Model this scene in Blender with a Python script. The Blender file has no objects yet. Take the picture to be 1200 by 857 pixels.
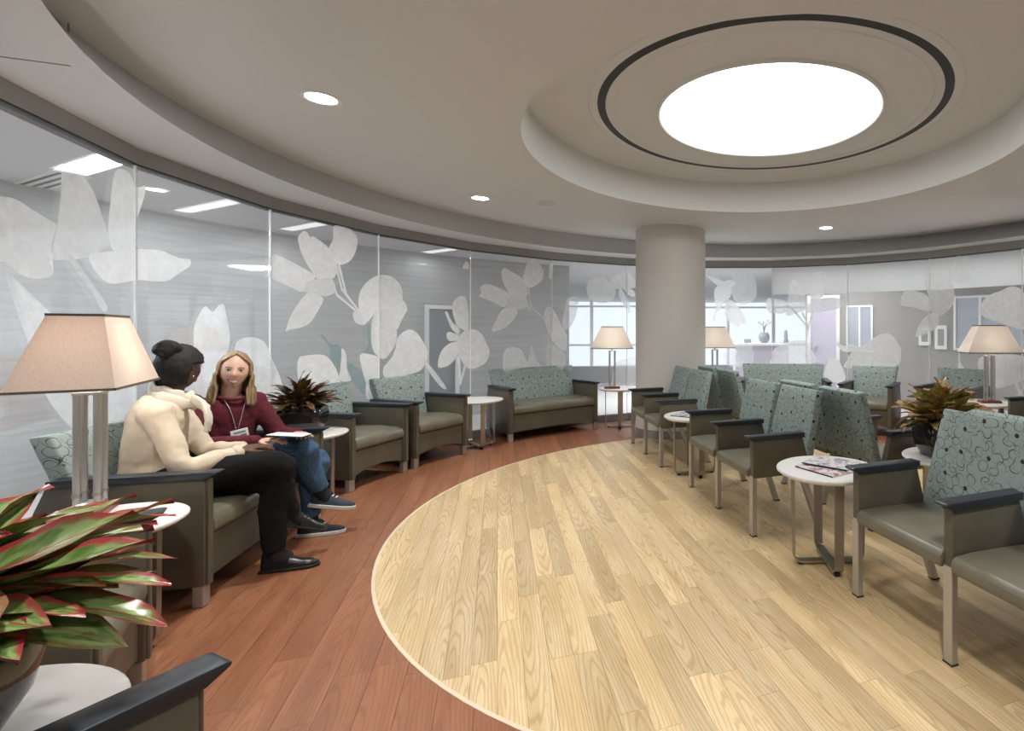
import bpy, bmesh, math, random
from mathutils import Vector, Matrix, noise
R = math.radians
PI = math.pi
random.seed(7)
scn = bpy.context.scene
COL = scn.collection

# ------------------------------------------------------------------ camera
F_PX, CX, CY, CAM_H = 605.0, 818.0, 389.0, 1.36      # the photograph is an off-centre rectilinear crop
cam_d = bpy.data.cameras.new('camera'); cam = bpy.data.objects.new('camera', cam_d); COL.objects.link(cam)
cam_d.sensor_fit = 'HORIZONTAL'; cam_d.sensor_width = 36.0
cam_d.lens = F_PX / 1200 * 36.0
cam_d.shift_x = (600 - CX) / 1200; cam_d.shift_y = -(428.5 - CY) / 1200
cam_d.clip_start = 0.02; cam_d.clip_end = 200
cam.location = (0, 0, CAM_H); cam.rotation_euler = (PI / 2, 0, 0)
scn.camera = cam

# ------------------------------------------------------------------ world, exposure, area lights
w = bpy.data.worlds.new('world'); scn.world = w; w.use_nodes = True
bg = w.node_tree.nodes['Background']; bg.inputs[0].default_value = (0.86, 0.93, 1.0, 1); bg.inputs[1].default_value = .75
scn.view_settings.view_transform = 'Standard'; scn.view_settings.look = 'None'
scn.view_settings.exposure = 0.75; scn.view_settings.gamma = 1.0
scn.view_settings.use_curve_mapping = False
scn.cycles.transparent_max_bounces = 24
scn.cycles.max_bounces = 8; scn.cycles.diffuse_bounces = 5; scn.cycles.glossy_bounces = 4
scn.cycles.sample_clamp_indirect = 6.0
SKY_STRENGTH = 4.5         # the backlit disc in the ceiling
DOWN_W = 80.0              # each recessed downlight (spot, watts)
CORR_W = 7.0              # each corridor ceiling light (area, watts)

# ------------------------------------------------------------------ node helpers
def mat(name, col=(.5, .5, .5), rough=.5, metal=0.0, spec=.5):
    m = bpy.data.materials.new(name); m.use_nodes = True
    b = m.node_tree.nodes['Principled BSDF']
    b.inputs['Base Color'].default_value = (*col, 1); b.inputs['Roughness'].default_value = rough
    b.inputs['Metallic'].default_value = metal; b.inputs['Specular IOR Level'].default_value = spec
    return m
class NT:
    def __init__(s, m): s.t = m.node_tree; s.b = s.t.nodes.get('Principled BSDF')
    def n(s, typ, **kw):
        nd = s.t.nodes.new(typ)
        for k, v in kw.items(): setattr(nd, k, v)
        return nd
    def l(s, a, b): s.t.links.new(a, b)
    def val(s, x, inp):
        if hasattr(x, 'is_output'): s.l(x, inp)
        else: inp.default_value = x
    def m(s, op, a, b=0.0, c=0.0, clamp=False):
        nd = s.n('ShaderNodeMath', operation=op); nd.use_clamp = clamp
        s.val(a, nd.inputs[0]); s.val(b, nd.inputs[1])
        if op in ('MULTIPLY_ADD', 'SMOOTH_MIN', 'COMPARE'): s.val(c, nd.inputs[2])
        return nd.outputs[0]
    def mix(s, fac, a, b):
        nd = s.n('ShaderNodeMix', data_type='RGBA'); s.val(fac, nd.inputs[0])
        s.val(a if hasattr(a, 'is_output') else (*a, 1), nd.inputs[6]); s.val(b if hasattr(b, 'is_output') else (*b, 1), nd.inputs[7])
        return nd.outputs[2]
    def noise(s, vec, scale, detail=2.0, dist=0.0):
        nd = s.n('ShaderNodeTexNoise'); nd.inputs['Scale'].default_value = scale
        nd.inputs['Detail'].default_value = detail; nd.inputs['Distortion'].default_value = dist
        if vec is not None: s.l(vec, nd.inputs['Vector'])
        return nd.outputs['Fac']
    def scale(s, vec, xyz):
        nd = s.n('ShaderNodeMapping'); s.l(vec, nd.inputs[0]); nd.inputs['Scale'].default_value = xyz
        return nd.outputs[0]
    def ramp(s, fac, a, b, interp=True):
        nd = s.n('ShaderNodeMapRange'); s.val(fac, nd.inputs[0]); nd.inputs[1].default_value = a; nd.inputs[2].default_value = b
        nd.interpolation_type = 'SMOOTHSTEP' if interp else 'LINEAR'
        return nd.outputs[0]
    def bump(s, h, strength=.1, dist=.01):
        nd = s.n('ShaderNodeBump'); nd.inputs['Strength'].default_value = strength; nd.inputs['Distance'].default_value = dist
        s.l(h, nd.inputs['Height']); s.l(nd.outputs[0], s.b.inputs['Normal'])
    def sep(s, vec):
        nd = s.n('ShaderNodeSeparateXYZ'); s.l(vec, nd.inputs[0]); return nd.outputs
    def comb(s, x, y, z=0.0):
        nd = s.n('ShaderNodeCombineXYZ')
        for v, i in zip((x, y, z), nd.inputs): s.val(v, i)
        return nd.outputs[0]
    def obj(s): return s.n('ShaderNodeTexCoord').outputs['Object']
    def uv(s): return s.n('ShaderNodeTexCoord').outputs['UV']
def emis(name, col, strength):
    m = bpy.data.materials.new(name); m.use_nodes = True; t = m.node_tree; t.nodes.clear()
    e = t.nodes.new('ShaderNodeEmission'); o = t.nodes.new('ShaderNodeOutputMaterial')
    e.inputs[0].default_value = (*col, 1); e.inputs[1].default_value = strength; t.links.new(e.outputs[0], o.inputs[0])
    return m

# ------------------------------------------------------------------ materials
M = {}
M['ceiling'] = mat('ceiling_paint', (.635, .655, .67), .8)
M['fascia'] = mat('fascia_paint', (.53, .545, .555), .7)
M['cove'] = mat('cove_paint', (.68, .69, .68), .8)
M['track'] = mat('track_metal', (.33, .325, .31), .42, .35)
M['dark_line'] = mat('black_gasket', (.01, .01, .01), .6)
M['column'] = mat('column_paint', (.62, .61, .58), .55)
M['black'] = mat('black_slot', (.008, .008, .009), .5)
M['sky'] = emis('backlit_diffuser', (1.0, 1.0, .985), SKY_STRENGTH)
M['cap'] = mat('charcoal_arm_cap', (.020, .025, .033), .38)
M['alu'] = mat('brushed_aluminium', (.50, .49, .47), .38, .75)
M['steel'] = mat('satin_steel', (.40, .37, .32), .33, .85)
M['white_top'] = mat('white_laminate', (.80, .79, .77), .35)
M['wood_red'] = mat('red_brown_wood', (.20, .045, .025), .35)
M['foot'] = mat('black_rubber', (.012, .012, .012), .6)
M['pot'] = mat('dark_glazed_pot', (.016, .012, .011), .10)
M['soil'] = mat('potting_soil', (.02, .014, .01), .9)
M['white'] = mat('white_paint', (.75, .75, .74), .5)
M['paper'] = mat('white_paper', (.82, .82, .80), .6)
def vinyl():
    m = mat('olive_vinyl', (.105, .092, .064), .43); t = NT(m); o = t.obj()
    n = t.noise(o, 6, 3); t.l(t.mix(t.ramp(n, .3, .7), (.094, .083, .058), (.118, .104, .073)), t.b.inputs['Base Color'])
    t.bump(t.noise(o, 420, 2), .06, .002); return m
M['vinyl'] = vinyl()
def vinyl_seat():
    m = mat('olive_seat_vinyl', (.155, .147, .108), .38); t = NT(m); o = t.obj()
    n = t.noise(o, 5, 3); t.l(t.mix(t.ramp(n, .3, .7), (.145, .136, .099), (.178, .168, .124)), t.b.inputs['Base Color'])
    t.bump(t.noise(o, 420, 2), .05, .002); return m
M['seat'] = vinyl_seat()
def fabric():
    m = mat('teal_flower_fabric', (.24, .33, .33), .85, spec=.2); t = NT(m); o = t.obj()
    rnd = t.n('ShaderNodeObjectInfo').outputs['Random']
    s = t.sep(o)
    def layer(sc, ox, np_, r0, r1, lw):
        x = t.m('MULTIPLY', t.m('ADD', t.m('ADD', s[0], t.m('MULTIPLY', s[1], .8)), t.m('MULTIPLY', rnd, 3.7 + ox)), sc); y = t.m('MULTIPLY', t.m('ADD', s[2], ox * .37), sc)
        v = t.n('ShaderNodeTexVoronoi'); v.voronoi_dimensions = '2D'; v.inputs['Scale'].default_value = 1.0; v.inputs['Randomness'].default_value = .42
        c = t.comb(x, y, 0.0); t.l(c, v.inputs['Vector'])
        d = t.n('ShaderNodeVectorMath', operation='SUBTRACT'); t.l(c, d.inputs[0]); t.l(v.outputs['Position'], d.inputs[1])
        q = t.sep(d.outputs[0]); r = v.outputs['Distance']
        th = t.m('ARCTAN2', q[1], q[0]); ph = t.m('MULTIPLY', t.sep(v.outputs['Color'])[0], 6.28)
        a = t.m('ABSOLUTE', t.m('COSINE', t.m('ADD', t.m('MULTIPLY', th, np_ / 2), ph)))
        rr = t.m('ADD', r0, t.m('MULTIPLY', t.m('POWER', a, .55), r1))
        rr = t.m('ADD', rr, t.m('MULTIPLY', t.m('SUBTRACT', t.noise(o, 14, 1), .5), .22))
        line = t.m('LESS_THAN', t.m('ABSOLUTE', t.m('SUBTRACT', r, rr)), lw)
        dot = t.m('LESS_THAN', t.m('ADD', r, t.m('MULTIPLY', t.noise(o, 160, 1), .08)), .115)
        return line, dot
    l1, d1 = layer(7.0, 0.0, 5, .10, .44, .0155)
    l2, d2 = layer(8.6, 5.1, 5, .20, .36, .0145)
    f = t.m('MAXIMUM', t.m('MULTIPLY', t.m('MAXIMUM', l1, l2), .85), d1)
    basec = t.mix(t.ramp(t.noise(t.scale(o, (900, 900, 300)), 1, 1), .3, .7), (.27, .345, .335), (.345, .42, .405))
    t.l(t.mix(f, basec, (.035, .042, .044)), t.b.inputs['Base Color'])
    t.bump(t.noise(o, 600, 1), .1, .002); return m
M['fabric'] = fabric()
def wood(name, light, mid, dark, contrast=1.0, rough=.36, t0=.82, t1=.34):
    m = mat(name, mid, rough); t = NT(m)
    uv = t.sep(t.uv()); at = t.n('ShaderNodeAttribute'); at.attribute_name = 'tint'; tr = t.sep(at.outputs['Vector'])
    u, v = uv[0], uv[1]
    vv = t.comb(t.m('MULTIPLY', u, 1.2), t.m('MULTIPLY', v, 9.0), t.m('MULTIPLY', tr[1], 17.0))
    wob = t.m('MULTIPLY', t.m('SUBTRACT', t.noise(vv, 2.2, 3), .5), .030)
    u0 = t.m('MULTIPLY', t.m('SUBTRACT', u, t.m('MULTIPLY', tr[1], .8)), .085)
    v0 = t.m('ADD', v, t.m('MULTIPLY', t.m('SUBTRACT', tr[2], .5), .13))
    rr = t.m('SQRT', t.m('ADD', t.m('MULTIPLY', u0, u0), t.m('MULTIPLY', v0, v0)))
    ring = t.m('SINE', t.m('MULTIPLY', t.m('ADD', rr, wob), 480.0))
    ring = t.ramp(ring, .1, 1.0)
    fine = t.noise(t.comb(t.m('MULTIPLY', u, 9.0), t.m('MULTIPLY', v, 330.0), t.m('MULTIPLY', tr[1], 31.0)), 1.0, 2)
    big = t.noise(t.comb(t.m('MULTIPLY', u, 1.5), t.m('MULTIPLY', v, 14.0), t.m('MULTIPLY', tr[2], 23.0)), 1.0, 2)
    c = t.mix(t.ramp(big, .3, .7), light, mid)
    c = t.mix(t.m('MULTIPLY', ring, .42 * contrast), c, dark)
    c = t.mix(t.m('MULTIPLY', t.ramp(fine, .45, .75), .35 * contrast), c, dark)
    hs = t.n('ShaderNodeHueSaturation'); t.l(c, hs.inputs['Color']); t.l(t.m('ADD', t0, t.m('MULTIPLY', tr[0], t1)), hs.inputs['Value'])
    t.l(hs.outputs[0], t.b.inputs['Base Color'])
    t.b.inputs['Coat Weight'].default_value = .0
    return m
M['oak'] = wood('pale_wood_planks', (.71, .56, .335), (.585, .43, .225), (.36, .22, .095))
M['cherry'] = wood('red_wood_planks', (.34, .146, .072), (.265, .104, .051), (.145, .05, .026), .8, .40, .90, .20)
M['floor_base'] = mat('floor_underlay', (.16, .09, .05), .8)
M['inlay_line'] = mat('cream_inlay_strip', (.72, .62, .46), .45)
M['outside_floor'] = mat('pale_stone_floor', (.62, .61, .60), .35)
def stone():
    m = mat('striated_stone', (.5, .5, .5), .6); t = NT(m); uv = t.sep(t.uv())
    a = t.noise(t.comb(t.m('MULTIPLY', uv[0], .9), t.m('MULTIPLY', uv[1], 26.0), 0.0), 1.0, 4)
    b = t.noise(t.comb(t.m('MULTIPLY', uv[0], 2.5), t.m('MULTIPLY', uv[1], 90.0), 3.0), 1.0, 2)
    f = t.m('ADD', t.m('MULTIPLY', t.ramp(a, .3, .7), .7), t.m('MULTIPLY', b, .3))
    t.l(t.mix(f, (.36, .355, .355), (.46, .46, .465)), t.b.inputs['Base Color']); return m
M['stone'] = stone()
M['outer_ceiling'] = mat('grey_corridor_ceiling', (.55, .54, .55), .7)
M['taupe'] = mat('taupe_wall_paint', (.29, .275, .26), .7)
M['lavender'] = mat('lavender_panel', (.46, .43, .52), .5)
M['greyblue'] = mat('blue_grey_door', (.20, .23, .25), .5)
M['bluepane'] = mat('pale_blue_glass', (.36, .385, .43), .12)
M['frame'] = mat('grey_metal_frame', (.30, .30, .31), .45, .4)
M['fixture'] = emis('lit_tube', (1, .98, .97), 9.0)
M['fixture_dim'] = emis('dim_lit_tube', (1, .98, .97), .62)  # dim glow, used for a tube and for pane reflections
M['down'] = emis('downlight_lens', (1, .97, .93), 14.0)
def film(name, alpha, col, gloss=.04, detail=False):
    m = bpy.data.materials.new(name); m.use_nodes = True; t = NT(m); t.t.nodes.clear()
    out = t.n('ShaderNodeOutputMaterial'); tr = t.n('ShaderNodeBsdfTransparent'); di = t.n('ShaderNodeBsdfDiffuse'); tl = t.n('ShaderNodeBsdfTranslucent')
    gl = t.n('ShaderNodeBsdfGlossy'); gl.inputs['Roughness'].default_value = .03
    tr.inputs[0].default_value = (.95, .965, .975, 1)
    di.inputs[0].default_value = (*col, 1); tl.inputs[0].default_value = (*col, 1)
    a = t.n('ShaderNodeMixShader'); a.inputs[0].default_value = .5; t.l(di.outputs[0], a.inputs[1]); t.l(tl.outputs[0], a.inputs[2])
    b = t.n('ShaderNodeMixShader'); t.l(tr.outputs[0], b.inputs[1]); t.l(a.outputs[0], b.inputs[2])
    b.inputs[0].default_value = alpha
    if detail:
        at = t.n('ShaderNodeAttribute'); at.attribute_name = 'shade'
        o = t.n('ShaderNodeTexCoord').outputs['Object']
        n = t.noise(o, 9.0, 3, 1.5)
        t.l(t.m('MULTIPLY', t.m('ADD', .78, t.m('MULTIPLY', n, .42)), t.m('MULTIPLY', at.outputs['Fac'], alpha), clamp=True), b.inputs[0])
    g = t.n('ShaderNodeMixShader'); lw = t.n('ShaderNodeLayerWeight'); lw.inputs[0].default_value = .25
    t.l(t.m('ADD', gloss, t.m('MULTIPLY', lw.outputs['Fresnel'], .22)), g.inputs[0])
    t.l(b.outputs[0], g.inputs[1]); t.l(gl.outputs[0], g.inputs[2]); t.l(g.outputs[0], out.inputs[0])
    return m
M['glass'] = film('frosted_film_glass', .07, (.80, .82, .84), .02)
M['petal'] = film('white_petal_film', .93, (.96, .97, .975), 0.0, True)
M['petal_teal'] = film('teal_leaf_film', .72, (.30, .42, .43), 0.0, True)
M['joint'] = mat('white_silicone_joint', (.95, .96, .96), .5)
def shade_mat(name, ca, cb):
    m = bpy.data.materials.new(name); m.use_nodes = True; t = NT(m); t.t.nodes.clear()
    out = t.n('ShaderNodeOutputMaterial'); di = t.n('ShaderNodeBsdfDiffuse'); tl = t.n('ShaderNodeBsdfTranslucent')
    o = t.n('ShaderNodeTexCoord').outputs['Object']
    c = t.mix(t.ramp(t.noise(t.scale(o, (60, 60, 14)), 3, 3), .3, .7), ca, cb)
    t.l(c, di.inputs[0]); t.l(c, tl.inputs[0])
    x = t.n('ShaderNodeMixShader'); x.inputs[0].default_value = .35; t.l(di.outputs[0], x.inputs[1]); t.l(tl.outputs[0], x.inputs[2]); t.l(x.outputs[0], out.inputs[0])
    return m
M['shade'] = shade_mat('beige_lamp_shade', (.76, .66, .58), (.82, .73, .66)); M['shade_white'] = shade_mat('white_lamp_shade', (.90, .86, .81), (.95, .91, .87))  # one shade cloth: its unlit and lit look put into two colours
M['shade_trim'] = mat('dark_shade_trim', (.13, .10, .08), .7)
M['bulb'] = emis('lit_bulb', (1, .88, .74), 6.0)

# ------------------------------------------------------------------ mesh helpers
def px(x, y, z):
    """point on the horizontal plane z seen at pixel x, y of the photograph"""
    d = F_PX * (CAM_H - z) / (y - CY); return Vector(((x - CX) * d / F_PX, d, z))
def at(x, y, d):
    return Vector(((x - CX) * d / F_PX, d, CAM_H - (y - CY) * d / F_PX))
def new(name, bm, m=None, parent=None, smooth=False):
    if isinstance(bm, bmesh.types.BMesh):
        me = bpy.data.meshes.new(name); bm.normal_update(); bm.to_mesh(me); bm.free()
    else: me = bm
    o = bpy.data.objects.new(name, me); COL.objects.link(o)
    if m is not None:
        for k in (m if isinstance(m, (list, tuple)) else [m]): me.materials.append(M[k] if isinstance(k, str) else k)
    if smooth:
        me.polygons.foreach_set('use_smooth', [True] * len(me.polygons))
    if parent: o.parent = parent
    return o
def autosmooth(o, deg=35):
    me = o.data
    me.polygons.foreach_set('use_smooth', [True] * len(me.polygons))
    bm = bmesh.new(); bm.from_mesh(me)
    for e in bm.edges: e.smooth = (len(e.link_faces) == 2 and e.calc_face_angle(0) < R(deg))
    bm.to_mesh(me); bm.free(); return o
def thing(name, label, cat, loc=(0, 0, 0), rz=0.0, group=None):
    o = bpy.data.objects.new(name, None); COL.objects.link(o); o.empty_display_size = .1
    o.location = loc; o.rotation_euler = (0, 0, rz); o['label'] = label; o['category'] = cat
    if group: o['group'] = group
    return o
def tag(o, label, cat, group=None):
    o['label'] = label; o['category'] = cat
    if group: o['group'] = group
    return o
def struct(name, bm, m, parent=None, smooth=False):
    o = new(name, bm, m, parent, smooth)
    if not parent: o['kind'] = 'structure'
    return o
def dup(root, loc=None, rz=None, label=None, group=None):
    def cp(o, parent):
        c = o.copy(); COL.objects.link(c)
        if parent: c.parent = parent
        for ch in o.children: cp(ch, c)
        return c
    r = cp(root, None)
    if loc is not None: r.location = loc
    if rz is not None: r.rotation_euler = (0, 0, rz)
    if label: r['label'] = label
    if group: r['group'] = group
    return r
def face_rz(fx, fy): return math.atan2(fx, -fy)
def box(bm, c, s, bev=0.0, seg=2, rot=None):
    b = bmesh.new(); bmesh.ops.create_cube(b, size=1.0)
    for v in b.verts: v.co = Vector((v.co.x * s[0], v.co.y * s[1], v.co.z * s[2]))
    if bev: bmesh.ops.bevel(b, geom=b.edges[:], offset=bev, segments=seg, profile=.5, affect='EDGES', clamp_overlap=True)
    mtx = Matrix.Translation(c) @ (rot if rot else Matrix.Identity(4))
    merge(bm, b, mtx)
def merge(bm, b, mtx=None):
    vm = {}
    for v in b.verts: vm[v] = bm.verts.new(mtx @ v.co if mtx else v.co)
    for f in b.faces:
        try: nf = bm.faces.new([vm[v] for v in f.verts]); nf.material_index = f.material_index; nf.smooth = f.smooth
        except ValueError: pass
    b.free()
def prism(bm, poly, axis, a, b, bev=0.0, seg=2):
    """closed polygon (2D) extruded along axis: 'x' -> poly is (y,z); 'y' -> (x,z); 'z' -> (x,y)"""
    t = bmesh.new()
    def P(p, h): return {'x': (h, p[0], p[1]), 'y': (p[0], h, p[1]), 'z': (p[0], p[1], h)}[axis]
    lo = [t.verts.new(P(p, a)) for p in poly]; hi = [t.verts.new(P(p, b)) for p in poly]
    t.faces.new(lo); t.faces.new(hi[::-1]); n = len(poly)
    for i in range(n): t.faces.new((lo[(i + 1) % n], lo[i], hi[i], hi[(i + 1) % n]))
    bmesh.ops.recalc_face_normals(t, faces=t.faces[:])
    if bev: bmesh.ops.bevel(t, geom=t.edges[:], offset=bev, segments=seg, profile=.5, affect='EDGES', clamp_overlap=True)
    merge(bm, t)
def lathe(bm, prof, n=32, c=(0, 0, 0), a0=0.0, a1=2 * PI, power=None):
    full = abs(a1 - a0 - 2 * PI) < 1e-6; cols = []
    N = n if full else n + 1
    for i in range(N):
        a = a0 + (a1 - a0) * i / n; ca, sa = math.cos(a), math.sin(a)
        k = 1.0
        if power: k = (abs(ca) ** power + abs(sa) ** power) ** (-1 / power)
        cols.append([bm.verts.new((c[0] + r * k * ca, c[1] + r * k * sa, c[2] + z)) for r, z in prof])
    for i in range(n):
        A, B = cols[i], cols[(i + 1) % N]
        for j in range(len(prof) - 1):
            try: bm.faces.new((A[j], B[j], B[j + 1], A[j + 1]))
            except ValueError: pass
    return cols
def tube(bm, pts, rad, n=10, side=None, cap=True):
    """rad: number, list of numbers or of (rx, ry); side: vector for the rx direction"""
    pts = [Vector(p) for p in pts]; L = len(pts)
    rs = rad if isinstance(rad, (list, tuple)) else [rad] * L
    rings = []; prev = None
    for i, p in enumerate(pts):
        d = (pts[min(i + 1, L - 1)] - pts[max(i - 1, 0)]).normalized()
        sd = Vector(side[i]) if (side and isinstance(side, list)) else (Vector(side) if side else (prev if prev is not None else (Vector((0, 0, 1)).cross(d) if abs(d.z) < .9 else Vector((1, 0, 0)))))
        sd = (sd - d * sd.dot(d)).normalized(); up = d.cross(sd); prev = sd
        rx, ry = rs[i] if isinstance(rs[i], (tuple, list)) else (rs[i], rs[i])
        rings.append([bm.verts.new(p + sd * (rx * math.cos(2 * PI * k / n)) + up * (ry * math.sin(2 * PI * k / n))) for k in range(n)])
    for a, b in zip(rings, rings[1:]):
        for k in range(n): bm.faces.new((a[k], a[(k + 1) % n], b[(k + 1) % n], b[k]))
    if cap: bm.faces.new(rings[0][::-1]); bm.faces.new(rings[-1])
    return rings
def smooth_path(pts, k=4, closed=False):
    P = [Vector(p) for p in pts]; n = len(P); out = []
    for i in range(n if closed else n - 1):
        p0 = P[(i - 1) % n] if closed or i > 0 else P[0]; p1 = P[i]; p2 = P[(i + 1) % n]
        p3 = P[(i + 2) % n] if closed or i + 2 < n else P[-1]
        for j in range(k):
            t = j / k
            out.append(.5 * ((2 * p1) + (p2 - p0) * t + (2 * p0 - 5 * p1 + 4 * p2 - p3) * t * t + (3 * p1 - p0 - 3 * p2 + p3) * t ** 3))
    if not closed: out.append(P[-1])
    return out

# ================================================================== SETTING
C_IN = Vector((.52, 4.20)); R_IN = 2.67            # floor inlay
C_GL = Vector((.52, 4.21)); R_GL = 4.13            # glass wall (facet corners)
Z_C, Z_S, Z_G = 2.72, 2.50, 2.40                   # ceiling, soffit, top of glass
E_DIR = Vector((-.362, .932)); N_DIR = Vector((.932, .362))   # along / across the planks and the seat rows
def sp(s, p, z=0.0): v = E_DIR * s + N_DIR * p; return Vector((v.x, v.y, z))

# ---- floor
bm = bmesh.new(); lathe(bm, [(0.001, -.012), (4.20, -.012)], 72, (C_IN.x, C_IN.y, 0)); floor = struct('floor', bm, 'floor_base')
bm = bmesh.new(); lathe(bm, [(5.0, -.02), (17.5, -.02)], 72, (C_IN.x, C_IN.y, 0)); lathe(bm, [(4.20, -.0125), (5.0, -.0125), (5.0, -.02)], 72, (C_IN.x, C_IN.y, 0))
floor_out = struct('floor.001', bm, 'outside_floor')
bm = bmesh.new(); lathe(bm, [(R_IN - .001, -.006), (R_IN, .0006), (R_IN + .016, .0006), (R_IN + .017, -.006)], 128, (C_IN.x, C_IN.y, 0))
struct('inlay_strip', bm, 'inlay_line', floor)
CIRC = [(C_IN.x + R_IN * math.cos(2 * PI * i / 128), C_IN.y + R_IN * math.sin(2 * PI * i / 128)) for i in range(128)]
def clip_convex(poly, clip):
    out = poly
    for i in range(len(clip)):
        a, b = clip[i], clip[(i + 1) % len(clip)]
        if not out: return []
        res = []
        for j in range(len(out)):
            p, q = out[j], out[(j + 1) % len(out)]
            dp = (b[0] - a[0]) * (p[1] - a[1]) - (b[1] - a[1]) * (p[0] - a[0]); dq = (b[0] - a[0]) * (q[1] - a[1]) - (b[1] - a[1]) * (q[0] - a[0])
            if dp >= 0: res.append(p)
            if (dp >= 0) != (dq >= 0):
                t = dp / (dp - dq); res.append((p[0] + (q[0] - p[0]) * t, p[1] + (q[1] - p[1]) * t))
        out = res
    return out
def plank_data(polys):
    """verts, faces, uv, tint for a list of (polygon, (s0, p0), tint, ztop)"""
    V, Fc, UV, T = [], [], [], []
    for poly, (s0, p0), tint, zt in polys:
        n = len(poly); b = len(V)
        V += [(x, y, zt) for x, y in poly] + [(x, y, zt - .008) for x, y in poly]
        fs = [tuple(b + i for i in range(n))] + [(b + i, b + n + i, b + n + (i + 1) % n, b + (i + 1) % n) for i in range(n)]
        Fc += fs
        for f in fs:
            T.append(tint)
            for vi in f:
                x, y, _ = V[vi]; UV.append((x * E_DIR.x + y * E_DIR.y - s0, x * N_DIR.x + y * N_DIR.y - p0))
    return V, Fc, UV, T
def plank_mesh(name, polys):
    V, Fc, UV, T = plank_data(polys)
    me = bpy.data.meshes.new(name); me.from_pydata(V, [], Fc); u = me.uv_layers.new(name='UVMap')
    u.data.foreach_set('uv', [c for p in UV for c in p])
    a = me.attributes.new('tint', 'FLOAT_VECTOR', 'FACE'); a.data.foreach_set('vector', [c for p in T for c in p])
    return me
def planks(width, lmin, lmax, gap, zt, kind, mname):
    rnd = random.Random(5 if kind == 'in' else 11); res = []
    ps = -3.2
    while ps < 7.2:
        s = -1.6 - rnd.random() * lmax
        while s < 9.2:
            ln = rnd.uniform(lmin, lmax)
            tint = (rnd.random(), rnd.random(), rnd.random())
            q = [(s + gap, ps + gap), (s + ln - gap, ps + gap), (s + ln - gap, ps + width - gap), (s + gap, ps + width - gap)]
            P = [tuple((E_DIR * a + N_DIR * b)) for a, b in q]
            d = [math.hypot(x - C_IN.x, y - C_IN.y) for x, y in P]
            if kind == 'in':
                if min(d) < R_IN or any(math.hypot((P[0][0] + P[2][0]) / 2 - C_IN.x, (P[0][1] + P[2][1]) / 2 - C_IN.y) < R_IN for _ in (0,)):
                    if max(d) > R_IN: P = clip_convex(P[::-1], CIRC)[::-1]
                    if len(P) > 2: res.append((P, (s, ps + width / 2), tint, zt))
            else:
                if max(d) > R_IN and min(d) < 4.19:
                    if max(d) > 4.19: P = clip_convex(P[::-1], [((x - C_IN.x) / R_IN * 4.19 + C_IN.x, (y - C_IN.y) / R_IN * 4.19 + C_IN.y) for x, y in CIRC])[::-1]
                    if len(P) > 2: res.append((P, (s, ps + width / 2), tint, zt))
            s += ln
        ps += width
    def seen(r):
        x = sum(p[0] for p in r[0]) / len(r[0]); y = sum(p[1] for p in r[0]) / len(r[0])
        if y < .6: return -1
        u = CX + F_PX * x / y; v = CY + F_PX * CAM_H / y
        if u < -60 or u > 1260 or v > 950: return -1
        return 1 / (y * y)
    res.sort(key=seen, reverse=True)
    for r in res[:300]:
        # every winding facing up
        me = plank_mesh('plank', [r]); new('plank', me, mname, floor)
    if res[300:]:
        o = new('plank_strip', plank_mesh('plank_strip', res[300:]), mname, floor); o['kind'] = 'stuff'
planks(.100, .55, 1.05, .0006, 0.0, 'in', 'oak')
planks(.130, .80, 1.40, .0006, -.002, 'out', 'cherry')

# ---- ceiling, cove, disc
def ring_face(bm, c0, r0, z0, c1, r1, z1, n=96, a0=0.0, a1=2 * PI):
    full = abs(a1 - a0 - 2 * PI) < 1e-6; N = n if full else n + 1
    A = [bm.verts.new((c0[0] + r0 * math.cos(a0 + (a1 - a0) * i / n), c0[1] + r0 * math.sin(a0 + (a1 - a0) * i / n), z0)) for i in range(N)]
    B = [bm.verts.new((c1[0] + r1 * math.cos(a0 + (a1 - a0) * i / n), c1[1] + r1 * math.sin(a0 + (a1 - a0) * i / n), z1)) for i in range(N)]
    for i in range(n): bm.faces.new((A[i], A[(i + 1) % N], B[(i + 1) % N], B[i]))
C_CV, R_CV, Z_U = (.55, 4.06), 1.83, 3.05
C_CO = (.55, 4.035)
C_FU, R_FU, C_FL, R_FL = (.78, 4.05), 4.0, (.61, 4.19), 3.75
bm = bmesh.new(); ring_face(bm, C_CO, R_CV, Z_C, C_FU, R_FU, Z_C, 128)
ceiling = struct('ceiling', bm, 'ceiling')
bm = bmesh.new(); ring_face(bm, C_CO, R_CV, Z_C, C_CO, R_CV, Z_U, 128)
struct('cove_wall', bm, 'cove', ceiling, True)
bm = bmesh.new(); ring_face(bm, C_CO, R_CV + .02, Z_U, C_CV, 1.318, Z_U, 128); ring_face(bm, C_CV, 1.258, Z_U, C_CV, .86, Z_U, 128)
lathe(bm, [(1.318, 0), (1.318, .05)], 96, (*C_CV, Z_U)); lathe(bm, [(1.258, 0), (1.258, .05)], 96, (*C_CV, Z_U))
struct('upper_ceiling', bm, 'ceiling', ceiling)
bm = bmesh.new(); lathe(bm, [(1.325, .05), (1.25, .05)], 96, (*C_CV, Z_U)); lathe(bm, [(1.318, .0005), (1.258, .0005)], 96, (*C_CV, Z_U))
struct('slot_diffuser', bm, 'black', ceiling)
for r in (1.385, 1.195):
    bm = bmesh.new(); lathe(bm, [(r - .008, .0), (r - .004, -.006), (r + .004, -.006), (r + .008, 0)], 96, (*C_CV, Z_U)); struct('ceiling_bead', bm, 'ceiling', ceiling, True)
bm = bmesh.new(); box(bm, (C_CV[0] - .17, C_CO[1] + R_CV - .004, (Z_C + Z_U) / 2), (.006, .006, Z_U - Z_C)); struct('cove_joint', bm, 'track', ceiling)
sl = thing('ceiling_light', 'large round backlit white disc light in the recessed ceiling dome', 'ceiling light', (*C_CV, Z_U))
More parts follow.
